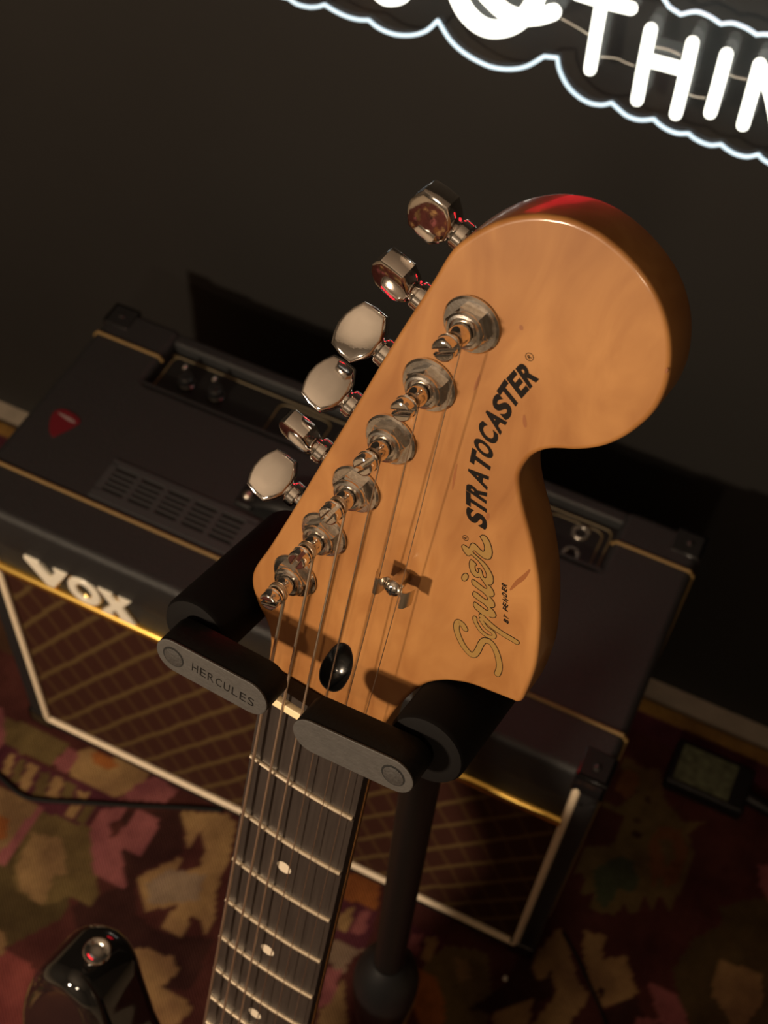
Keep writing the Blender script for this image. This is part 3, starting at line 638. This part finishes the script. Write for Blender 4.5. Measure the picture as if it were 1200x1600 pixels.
# tuning machines
T0 = np.array([-18.69, 51.99]); TD = np.array([7.265, 22.592]); tl = TD / np.linalg.norm(TD); tp = np.array([-tl[1], tl[0]])
TU = [T0 + TD * i for i in range(6)]
PHI = [48, -30, 50, 34, -28, -16]
SLOT = [20, 70, 65, 55, 25, 30]
def tuner(i):
    c = TU[i]; g3 = lambda z: np.array([c[0], c[1], z])
    q = gb(); q.lathe([(4.2, ZH - .3), (7.7, ZH - .3), (7.75, ZH + .7), (7.2, ZH + 1.25), (5.2, ZH + 1.35), (4.2, ZH + 1.3)], g3(0), (0, 0, 1), 40)
    root = q.done('tuning_machine', 'chrome_worn', gtr)
    q = gb(); a0 = .3 + i * .35                                                # hex nut with a domed collar
    hexr = lambda r, z: [(c[0] + r * math.cos(a0 + k * math.pi / 3), c[1] + r * math.sin(a0 + k * math.pi / 3), z) for k in range(6)]
    q.rings([hexr(5.9, ZH + 1.2), hexr(5.9, ZH + 3.2), hexr(5.3, ZH + 3.9)])
    q.lathe([(5.1, 0), (5.1, .6), (4.6, 1.2), (3.9, 1.3), (3.6, .8), (3.5, -1.0)], g3(ZH + 3.6), (0, 0, 1), 32); q.done('hex_bushing', 'chrome_worn', root)
    q = gb(); q.lathe([(3.55, 0), (0, 0)], g3(ZH + 3.7), (0, 0, 1), 24, False); q.done('bushing_bore', 'void', root)
    # string post
    q = gb(); q.lathe([(2.9, 0), (2.9, 3.2), (2.75, 5.2), (2.1, 6.6), (1.9, 7.4), (1.9, 8.4), (2.2, 8.9), (3.0, 9.4), (3.15, 10.0), (2.6, 10.5), (0, 10.5)], g3(ZH + 2), (0, 0, 1), 32); q.done('string_post', 'chrome', root)
    a = math.radians(SLOT[i]); ex = np.array([math.cos(a), math.sin(a)]); ey = np.array([-ex[1], ex[0]])
    for s in (-1, 1):                                                           # the two lobes beside the slot
        q = gb(); pl = [(2.95 * math.cos(t), s * .55 + s * max(0, 2.95 * math.sin(t) - .55) if False else s * max(.6, 2.95 * math.sin(t))) for t in np.linspace(.2, math.pi - .2, 14)]
        q.prism([tuple(c + ex * u + ey * v) for u, v in pl], ZH + 11.9, ZH + 15.2, .55, 3); q.done('post_lobe', 'chrome', root)
    # gear housing behind, shaft, collar, button
    ax = np.array([tp[0], tp[1], 0]); b0 = np.array([tl[0], tl[1], 0]); nz_ = np.array([0, 0, 1.])
    zc = -32.5; o = np.array([c[0], c[1], zc])
    q = gb(); q.prism([tuple(c + tp * u + tl * v) for u, v in ((-8, -8), (11, -8), (13, -6), (13, 6), (11, 8), (-8, 8), (-10, 0))], -39, ZBK - .1, 1.5, 3); q.done('gear_housing', 'chrome', root)
    q = gb(); q.lathe([(3.6, 12), (3.6, 15.5), (2.6, 15.8), (2.6, 16.8), (3.9, 17.0), (4.2, 17.5), (4.2, 19.8), (3.9, 20.3), (2.9, 20.5), (2.5, 22), (2.4, 24)], o, ax, 28); q.done('button_shaft', 'chrome', root)
    f = math.radians(PHI[i]); bb = b0 * math.cos(f) - nz_ * math.sin(f); nn = nz_ * math.cos(f) + b0 * math.sin(f)
    ol = [(21.0, 2.4), (22.2, 5.0), (24.6, 8.3), (28.5, 8.3), (32.2, 7.5), (33.6, 4.6), (34.4, 1.6), (34.4, -1.6), (33.6, -4.6), (32.2, -7.5), (28.5, -8.3), (24.6, -8.3), (22.2, -5.0), (21.0, -2.4)]
    q = gb(); cu = np.array([28.0, 0.]); R = []
    for s, z in ((.3, -3.3), (.84, -3.1), (.93, -2.9), (.985, -2.6), (1.0, -2.2), (1.0, 2.2), (.985, 2.6), (.93, 2.9), (.84, 3.1), (.3, 3.3)):
        R.append([o + ax * (cu[0] + (u - cu[0]) * s) + bb * (v * s) + nn * z for u, v in ol])
    q.rings(R); q.done('button', 'chrome', root, 22)
for i in range(6): tuner(i)

# strings
SR = [.62, .50, .42, .22, .17, .14]
for i in range(6):
    xn = -17.75 + 7.1 * i; xb = -26 + 10.4 * i; c = TU[i]; zp = ZH + 10.1 - .15 * i; r = SR[i]
    tg = np.array([c[0] + 2.15 + r, c[1] - .6, zp])
    pts = [(xb, -648, 10.5), (xn, 0, 1.35), (xn, 3.2, 1.25)]
    if i >= 4: pts.append((xn + (tg[0] - xn) * .45, 77.5, ZH + 7.2))
    pts.append(tuple(tg))
    wrap = [(c[0] + (2.1 + r) * math.cos(t), c[1] + (2.1 + r) * math.sin(t), zp - r * 1.6 * t / (2 * math.pi)) for t in np.linspace(0, 2 * math.pi * 1.6, 34)]
    q = gb(); q.tube(pts, r, 8); q.tube(wrap, r, 8); q.done('string', 'string_wound' if i < 3 else 'string_plain', gtr, 60)
# string tree
tx, ty = 16.2, 75.5
q = gb(); R = []
for x, z in ((-6.2, 5.4), (-6.0, 6.6), (-5.0, 8.6), (-4.0, 9.0), (-3.2, 7.6), (-2.6, 5.6), (2.6, 5.6), (3.2, 7.6), (4.0, 9.0), (5.0, 8.6), (6.0, 6.6), (6.2, 5.4)):
    wv = 3.2 if abs(x) > 3 else 2.4
    R.append([(tx + x, ty - wv, ZH + z), (tx + x, ty + wv, ZH + z), (tx + x, ty + wv, ZH + z + .5), (tx + x, ty - wv, ZH + z + .5)])
q.rings(R); st_ = q.done('string_tree', 'steel', gtr, 50)
q = gb(); q.lathe([(2.2, ZH), (2.2, ZH + 5.7)], (tx, ty, 0), (0, 0, 1), 20); q.done('spacer', 'steel', st_)
q = gb(); q.lathe([(2.9, 6.0), (2.8, 6.8), (2.1, 7.7), (1.1, 8.1), (0, 8.2)], (tx, ty, ZH), (0, 0, 1), 28); sc = q.done('screw', 'chrome_worn', st_, 60)
q = gb(); q.box((tx - 1.5, ty - .28, ZH + 7.7), (tx + 1.5, ty + .28, ZH + 8.24)); q.box((tx - .28, ty - 1.5, ZH + 7.7), (tx + .28, ty + 1.5, ZH + 8.24)); q.done('cross_slot', 'void', sc)

# headstock lettering
hz = lambda q: g_at(q, ZH)[:2]
c7 = lambda a, b: hz((700 + a / 5.517, 540 + b / 5.517)); c6 = lambda a, b: hz((690 + a / 6.316, 900 + b / 6.316)); c3 = lambda a, b: hz((660 + a / 2.667, 500 + b / 2.667))
SC = [('S', 247, 1487, 118), ('T', 245, 1366, 116), ('R', 247, 1256, 98), ('A', 260, 1128, 122), ('T', 282, 1000, 122), ('O', 307, 885, 108), ('C', 345, 757, 112), ('A', 405, 640, 128), ('S', 467, 527, 118), ('T', 524, 424, 122), ('E', 602, 332, 98), ('R', 684, 243, 112)]
q = gb(); ctr = [c7(a, b_) for _, a, b_, _ in SC]
for k, (ch, a, b_, wpx) in enumerate(SC):
    t = ctr[min(11, k + 1)] - ctr[max(0, k - 1)]; t = t / np.linalg.norm(t)
    ux = np.interp(k, (0, 1, 4, 9, 11), (-180, -180, -168, -140, -125)); uy = np.interp(k, (0, 1, 4, 9, 11), (-112, -120, -122, -172, -178))
    up = c7(a + ux / 2, b_ + uy / 2) - c7(a - ux / 2, b_ - uy / 2); V_, F_, _ = glyph(ch, .045); wmm = wpx / 5.517 / 4.75
    q.add([tuple(ctr[k] + t * (v[0] * wmm) + up * v[1]) + (ZH + .07,) for v in V_], F_)
q.done('model_lettering', 'decal_black', gtr, 0, label='black slanted STRATOCASTER lettering')
q = gb()
for ch, a, b_ in (('B', 638, 443), ('Y', 636, 403), ('F', 632, 323), ('E', 630, 284), ('N', 630, 235), ('D', 622, 182), ('E', 620, 131), ('R', 620, 86)):
    put_glyph(q, ch, c6(a, b_), (0.03, 1), (-1, .03), 1.15, 1.7, ZH + .07, .2, .04)
q.done('small_lettering', 'decal_black', gtr, 0, label='tiny black BY FENDER lettering')
for cc, rr in ((c7(703, 97), 1.05), (c3(180, 908), .85)):
    q = gb(); q.ribbon([(cc[0] + rr * math.cos(t), cc[1] + rr * math.sin(t)) for t in np.linspace(0, 2 * math.pi, 28)], .16, ZH + .07, False)
    put_glyph(q, 'R', cc, (.6, .8) if rr > 1 else (0, 1), (-.8, .6) if rr > 1 else (-1, 0), rr * .8, rr * 1.05, ZH + .07, 0, .02); q.done('registered_mark', 'decal_black', gtr, 0)
cE = lambda a, b: hz((700 + a / 11.43, 820 + b / 11.43))
STK = [([(232, 520), (205, 478), (165, 455), (147, 500), (163, 580), (214, 685), (280, 765), (322, 776), (358, 735), (392, 665), (430, 635), (490, 660), (540, 745), (568, 850), (568, 920), (550, 965)], 64),
       ([(330, 412), (335, 450), (385, 535), (455, 592), (515, 600), (510, 560), (440, 505), (390, 430)], 44),
       ([(395, 395), (440, 440), (520, 510), (600, 567), (690, 620), (740, 650)], 58)]
rgt = [(570, 205), (610, 180), (655, 185), (700, 225), (745, 300), (780, 400), (795, 490), (785, 560), (760, 605), (710, 622), (650, 600), (590, 560), (530, 510), (480, 460), (455, 460), (445, 485), (480, 520), (560, 590), (640, 660), (710, 740), (770, 840), (810, 930), (815, 1000), (800, 1050), (770, 1075), (715, 1065), (770, 1110), (815, 1180), (830, 1240), (815, 1275), (785, 1285), (740, 1280), (790, 1325), (830, 1390), (840, 1440), (825, 1475), (790, 1480), (755, 1470), (800, 1510), (840, 1560), (862, 1610), (850, 1650), (800, 1660), (740, 1640)]
lft = [(570, 205), (610, 270), (645, 350), (655, 420), (645, 465), (620, 470), (580, 440), (530, 380), (480, 335), (440, 320), (410, 340), (375, 415), (330, 380), (280, 350), (255, 360), (245, 390), (270, 450), (310, 510), (350, 550), (380, 555), (415, 530), (540, 640), (620, 740), (670, 830), (690, 890), (690, 930), (670, 945), (640, 935), (625, 900), (610, 830), (585, 790), (550, 775), (530, 770), (545, 800), (550, 840), (535, 855), (500, 820), (485, 770), (485, 730), (515, 720), (500, 690), (450, 640), (410, 615), (390, 640), (380, 690), (385, 760), (410, 840), (450, 900), (500, 935), (540, 940), (570, 930), (600, 970), (650, 1040), (695, 1110), (695, 1135), (660, 1130), (590, 1075), (500, 1000), (440, 965), (425, 985), (425, 1030), (445, 1070), (520, 1130), (620, 1200), (690, 1270), (710, 1320), (705, 1340), (670, 1330), (600, 1280), (520, 1210), (465, 1185), (445, 1210), (440, 1250), (470, 1290), (550, 1350), (640, 1410), (700, 1470), (720, 1510), (715, 1525), (680, 1520), (600, 1460), (520, 1400), (475, 1370), (455, 1400), (455, 1440), (490, 1500), (550, 1550), (610, 1605)]
dot_ = [(305 + 62 * math.cos(t) * .8 - 72 * math.sin(t) * .45, 932 + 62 * math.cos(t) * .45 + 72 * math.sin(t) * .9) for t in np.linspace(0, 2 * math.pi, 24)]
qb, qg = gb(), gb()
for k, (pts, wd) in enumerate(STK):
    path = smooth_path([c6(*p) for p in pts], 7); wmm = wd / 6.316 / 5.2
    qb.ribbon(path, wmm + .22, ZH + .055 + .0015 * k); qg.ribbon(path, wmm - .26, ZH + .085 + .0015 * k)
LW = .25
for pts in (rgt, lft, dot_): qb.ribbon([cE(*p) for p in pts], LW, ZH + .10, False)
poly = [cE(*p) for p in rgt] + [cE(*p) for p in lft[::-1]]
qg.add([(p[0], p[1], ZH + .07) for p in poly], [tuple(range(len(poly)))]); dp_ = [cE(*p) for p in dot_[:-1]]; qg.add([(p[0], p[1], ZH + .07) for p in dp_], [tuple(range(len(dp_)))])
qb.done('script_outline', 'decal_black', gtr, 0); qg.done('script_lettering', 'decal_gold', gtr, 0, label='gold Squier script with black outline')
# brown mineral flecks in the maple
for pts, wd in (([(797, 922), (808, 910), (818, 902), (828, 890)], 1.4), ([(750, 585), (745, 600), (741, 610)], .9), ([(819, 648), (820, 660), (821, 668)], 1.1), ([(714, 725), (710, 745), (707, 765)], .7), ([(763, 802), (761, 812)], 1.1), ([(814, 508), (815, 516)], 1.1), ([(1043, 575), (1040, 583)], .6)):
    q = gb(); P_ = smooth_path([hz(p) for p in pts], 5); n = len(P_); q.ribbon(P_, [wd * (.25 + math.sin(math.pi * (i + .5) / n)) * .8 for i in range(n)], ZH + .03, False); q.done('wood_fleck', 'fleck', gtr, 0)

# body with strap button
BO = [(-112, -328), (-124, -331), (-137, -345), (-147, -372), (-153, -410), (-150, -455), (-134, -520), (-130, -560), (-146, -620), (-161, -690), (-152, -750), (-100, -785), (0, -792), (110, -780), (156, -730), (161, -680), (141, -610), (119, -550), (116, -500), (121, -450), (119, -412), (108, -385), (94, -376), (78, -386), (60, -412), (36, -436), (0, -440), (-32, -438), (-58, -425), (-78, -398), (-90, -365), (-99, -338)]
b = gb(); b.prism(resample(smooth_path(BO, 5, True), 4.0), -56, -12, 11, 6); b.done('body', 'body', gtr, 50, label='glossy black guitar body')
q = gb(); dv = np.array([.06, 1.0, 0.12]); dv /= np.linalg.norm(dv)
q.lathe([(4.5, -3), (4.5, 0), (4.0, .6), (3.4, 3), (3.6, 7), (5.2, 9), (7.4, 9.8), (7.6, 11), (6.6, 12.2), (4.2, 12.0), (3.6, 11.2), (0, 11.2)], (-112, -330, -34), dv, 32); q.done('strap_button', 'chrome', gtr, 50)

# ------------------------------------------------------------------ guitar stand
PX, PY = .522, -.233
std = thing('guitar_stand', (PX, PY, RT), 'black guitar stand with padded yoke and grey locking tabs holding the guitar neck', 'stand')
hub_z = float(gw((7, 20, -82))[2])
b = MB(); b.lathe([(.0095, 0), (.0095, hub_z - .30)], (PX, PY, .30), (0, 0, 1), 28); b.done('pole', 'pole', std)
zc_ = .515 + ZF - .02
b = MB(); zc0 = float(zc_) - .150
b.lathe([(.0140, -.06), (.0140, -.02), (.0180, .02), (.0200, .05), (.0215, .075), (.0215, .095), (.0190, .112), (.0130, .124), (.0100, .128)], (PX, PY, zc0), (0, 0, 1), 32); b.done('clutch_collar', 'plastic', std)
b = MB(); b.lathe([(.0125, 0), (.0125, zc0 - .06)], (PX, PY, .04), (0, 0, 1), 24); b.done('lower_tube', 'pole', std)
b = MB(); b.lathe([(.022, 0), (.024, .02), (.024, .05), (.018, .06)], (PX, PY, .10), (0, 0, 1), 24); b.done('leg_hub', 'plastic', std)
for a in (-25, 215, 270):
    t = math.radians(a); d = np.array([math.cos(t), math.sin(t), 0]); o = np.array([PX, PY, 0.])
    b = MB(); b.round_tube([o + d * .018 + np.array([0, 0, .13]), o + d * .10 + np.array([0, 0, .085]), o + d * .235 + np.array([0, 0, RT + .011])], .008, 12); lg = b.done('leg', 'pole', std)
    b = MB(); b.round_tube([o + d * .20 + np.array([0, 0, RT + .0225]), o + d * .24 + np.array([0, 0, RT + .0115])], .0112, 12); b.done('rubber_foot', 'plastic', lg)
# yoke behind the neck
FL, FR = np.array([-42.5, 23.0]), np.array([42.0, 31.0])
b = gb(); b.round_tube([(FL[0], FL[1] - 2, -52), (FL[0] + 2, FL[1] - 3, -64), (-20, 20, -72), (0, 20, -75), (20, 22, -72), (FR[0] - 2, FR[1] - 3, -64), (FR[0], FR[1] - 2, -52)], 8.5, 14); b.lathe([(14, -18), (15, -14), (15, 12), (12, 16)], (7, 20, -80), (0, .976, .2165), 24); b.done('yoke', 'pole', std, 60)
TILT = [math.radians(4.5), math.radians(10.5)]
for side, (fc, tip, tl_) in enumerate(((np.array([-40.6, 24.3]), 1, TILT[0]), (np.array([38.9, 30.8]), -1, TILT[1]))):
    ff = (FL, FR)[side]; r = (12.2, 12.8)[side]; q = gb()
    bk = np.array([ff[0], ff[1] - 2.5, -50.]); fr_ = np.array([ff[0], ff[1], 9.]); L_ = np.linalg.norm(fr_ - bk)
    q.lathe([(r - 3, 0), (r - .6, .6), (r, 2.5), (r, L_ - 2), (r - .8, L_ - .5), (r - 3, L_)], bk, fr_ - bk, 36); q.done('foam_sleeve', 'foam', std, 40)
    ex = np.array([math.cos(tl_), math.sin(tl_)]) * tip; ey = np.array([-math.sin(tl_), math.cos(tl_)])
    LEN = 28.5 if side == 0 else 28.5; rad = 6.7
    st = [(0 + rad * math.cos(t), rad * math.sin(t)) for t in np.linspace(math.pi / 2, 3 * math.pi / 2, 14)] + [(LEN + rad * math.cos(t), rad * math.sin(t)) for t in np.linspace(-math.pi / 2, math.pi / 2, 14)]
    pl = [tuple(fc + ex * u + ey * v) for u, v in st]
    q = gb(); q.prism(pl, 10.5, 21.3, .5, 2); tb = q.done('locking_tab', 'tab_side', std)
    q = gb(); q.prism([tuple(fc + ex * u * 1.0 + ey * v) for u, v in st], 21.2, 22.0, .35, 2); q.done('tab_face', 'tab', tb)
    q = gb(); q.lathe([(4.0, 21.8), (4.0, 22.06), (0, 22.06)], (fc[0], fc[1], 0), (0, 0, 1), 28); q.done('pivot_gap', 'void', tb)
    q = gb(); q.lathe([(3.55, 21.8), (3.5, 22.2), (3.2, 22.35), (0, 22.35)], (fc[0] + .12, fc[1] - .1, 0), (0, 0, 1), 28); q.done('pivot_cap', 'tab_cap', tb)
    if side == 0:
        q = gb(); s5 = lambda a, b_: g_at((240 + a / 5.714, 970 + b_ / 5.714), 22)[:2]
        p0, p1 = s5(370, 422), s5(868, 722)
        for k, ch in enumerate('HERCULES'):
            put_glyph(q, ch, p0 + (p1 - p0) * k / 7, p1 - p0, np.array([-(p1 - p0)[1], (p1 - p0)[0]]), 2.25, 3.5, 22.04, 0, .0)
        q.done('engraved_lettering', 'engrave', tb, 0, label='engraved HERCULES lettering')

# ------------------------------------------------------------------ neon sign on the wall
SY = WALL - .028                    # front face of the acrylic sheet
TY = SY - .006                      # axis of the light tubes
sg0 = on_y((900, 100), SY)
sign = thing('neon_sign', (sg0[0], SY, sg0[2]), 'white neon lettering sign on clear scalloped acrylic, mounted on the black wall', 'neon sign')
BX = [(250, -70), (290, -45), (325, -45), (360, -22), (395, -20), (420, -8), (449, 0), (462, 9), (480, 13.5), (494, 13), (505, 9.6), (518, 18), (536, 27), (556, 33), (574, 34), (586, 44), (601, 52), (618, 57), (637, 58), (654, 55), (668, 48), (682, 34.5), (690, 48), (702, 66), (720, 83), (742, 97), (768, 108), (797, 111), (822, 106), (848, 91), (869, 93), (873, 114), (888, 141), (912, 160.5), (936, 167), (954, 163.5), (963, 172), (978, 184), (998, 190.5), (1020, 189), (1028, 197), (1042, 206), (1058, 211.5), (1074, 211.5), (1083, 219), (1096, 226), (1110, 230), (1125, 228.6), (1134, 236), (1148, 244), (1166, 248), (1183.5, 244.5), (1192, 253), (1210, 262), (1232, 264), (1245, 275), (1265, 284), (1290, 285), (1310, 290), (1335, 280), (1350, 250), (1345, 210), (1330, 170)]
TX = [(1310, 150), (1290, 118), (1268, 92), (1245, 86), (1222, 66), (1200, 57), (1180.5, 57), (1164, 46.5), (1143, 39), (1125, 40.5), (1107, 28.5), (1086, 21), (1062, 25.5), (1044, 13.5), (1035, 0), (1020, -22), (990, -60), (940, -90), (880, -110), (820, -140), (740, -150), (660, -190), (560, -220), (450, -250), (330, -260), (240, -220), (215, -150)]
def scallop(px):                      # smooth between cusps (where the outline turns sharply)
    P_ = [np.array(p, float) for p in px]; cut = [0]
    for i in range(1, len(P_) - 1):
        a_, c_ = P_[i] - P_[i - 1], P_[i + 1] - P_[i]; cr = a_[0] * c_[1] - a_[1] * c_[0]
        if cr > .22 * np.linalg.norm(a_) * np.linalg.norm(c_) or abs(cr) > .75 * np.linalg.norm(a_) * np.linalg.norm(c_): cut.append(i)
    cut.append(len(P_) - 1); out = []
    for a_, c_ in zip(cut[:-1], cut[1:]): out += smooth_path(P_[a_:c_ + 1], 5)[:-1]
    return out + [P_[-1]]
sw = [on_y(q, SY) for q in scallop(BX) + scallop(TX)]; sp2 = [(p[0], p[2]) for p in sw]
b = MB(); b.prism(sp2, 0, .005, 0, axes=((0, SY, 0), (1, 0, 0), (0, 0, 1), (0, 1, 0))); b.done('acrylic_sheet', 'acrylic', sign, 0)
b = MB(); ed = [np.array([p[0], SY + .0025, p[1]]) for p in sp2]; b.tube(ed + [ed[0]], .0015, 8); b.done('lit_edge', 'edge_glow', sign, 60, label='bluish white lit edge of the acrylic')
def stroke(pts, name='light_tube', r=.0046, n=6):
    P_ = smooth_path([on_y(q, TY) for q in pts], n) if len(pts) > 2 else [on_y(q, TY) for q in pts]
    q = MB(); q.round_tube(P_, r, 14); return q.done(name, 'neon', sign, 60)
stroke([(940, 4), (931, 55), (922, 108)]); stroke([(903, -10), (945, 3), (986, 13)])
stroke([(1017, 46), (1006, 100), (995.5, 156)]); stroke([(1082, 67), (1070, 120), (1056, 178)]); stroke([(1012, 94), (1040, 101), (1072, 110)], r=.0048)
stroke([(1135, 85), (1123, 130), (1110, 176)])
stroke([(1187, 101), (1175, 145), (1161, 195)]); stroke([(1187, 101), (1205, 150), (1216, 212)]); stroke([(1240, 118), (1228, 165), (1216, 212)])
stroke([(700, -50), (712, -15), (727, 17), (750, 39), (775, 46), (802, 39), (822, 22), (838, -4), (848, -40)], r=.0066)
stroke([(735, -60), (748, -25), (770, 2), (792, 20), (815, 27), (842, 26), (864, 19)], r=.0060)
stroke([(783, 6), (780, 16), (784, 22), (798, 28)], r=.0035)
stroke([(585, -50), (584, -25), (598, -6), (613, -2), (630, -8), (642, -28), (648, -55)], r=.0055)
stroke([(520, -78), (508, -40)]); stroke([(470, -90), (458, -52)])
def wire(pts):
    P_ = smooth_path([on_y(q, SY - .002) for q in pts], 5); q = MB(); q.tube(P_, .00042, 6); q.done('link_wire', 'wire', sign, 60)
wire([(877, 29), (900, 42), (921, 55)]); wire([(938, 89), (962, 91), (978, 98), (991, 103)]); wire([(1073, 146), (1086, 151), (1102, 153)]); wire([(1139, 116), (1150, 121), (1167, 124)]); wire([(1022, 73), (1045, 78), (1063, 86)])
for qd in ((560, -150), (1300, 200), (980, -40)):
    p = on_y(qd, SY); b = MB(); b.lathe([(.006, -.001), (.006, WALL - SY)], (p[0], SY, p[2]), (0, 1, 0), 16); b.done('wall_standoff', 'steel', sign)
# red neon line above it
rz = 1.16
rn = thing('red_neon_sign', (.34, WALL, rz), 'red neon line sign of three stacked tubes on the black wall above the white sign', 'neon light')
for dz in (-.045, 0, .045):
    b = MB(); b.round_tube([(.16, WALL - .03, rz + dz), (.34, WALL - .03, rz + dz), (.52, WALL - .03, rz + dz)], .009, 14); b.done('light_tube', 'red_neon', rn, 60)
for x in (.20, .48):
    b = MB(); b.box((x - .006, WALL - .03, rz - .06), (x + .006, WALL, rz + .06), .002); b.done('wall_clip', 'plastic', rn)

# ------------------------------------------------------------------ small things on the rug
def cable(name, px, r, label):
    P_ = [on_z(q, RT + r) for q in px]; P_ = smooth_path(P_, 8); c = P_[0]
    b = MB(); b.round_tube(P_, r, 10); o = b.done(name, 'cable', None, 60); o['label'] = label; o['category'] = 'cable'
cable('power_cable', [(-60, 1180), (-10, 1207), (12, 1225), (35, 1243), (62, 1250), (130, 1254), (210, 1259), (290, 1262), (345, 1266)], .0026, 'black cable on the rug reaching the amplifier bottom edge beside the comb border')
cable('speaker_cable', [(880, 1458), (890, 1474), (905, 1502), (922, 1540), (938, 1576), (952, 1615), (960, 1660)], .0014, 'thin black cable on the rug leading away from the amplifier corner')
p = on_z((789, 1530), RT); b = MB(); b.sphere((p[0], p[1], RT + .0026), .0026, (1, 1.2, 1), 10); o = b.done('lint_speck', 'lint', None, 60); o['label'] = 'tiny white speck of lint on the rug near the amplifier'; o['category'] = 'lint'
p = on_z((1098, 1222), RT)
pb = thing('power_box', (p[0], p[1], RT), 'small black box with mottled green top on the rug beside the amplifier', 'box')
b = MB(); b.box((p[0] - .042, p[1] - .028, RT), (p[0] + .050, p[1] + .030, RT + .022), .004, 3); b.done('casing', 'plastic', pb)
b = MB(); b.box((p[0] - .034, p[1] - .022, RT + .0215), (p[0] + .030, p[1] + .024, RT + .0228)); b.done('green_label', 'box_green', pb)
b = MB(); b.round_tube([(p[0] + .045, p[1], RT + .011), (p[0] + .085, p[1] - .004, RT + .009)], .008, 12); b.done('plug_stub', 'plastic', pb)
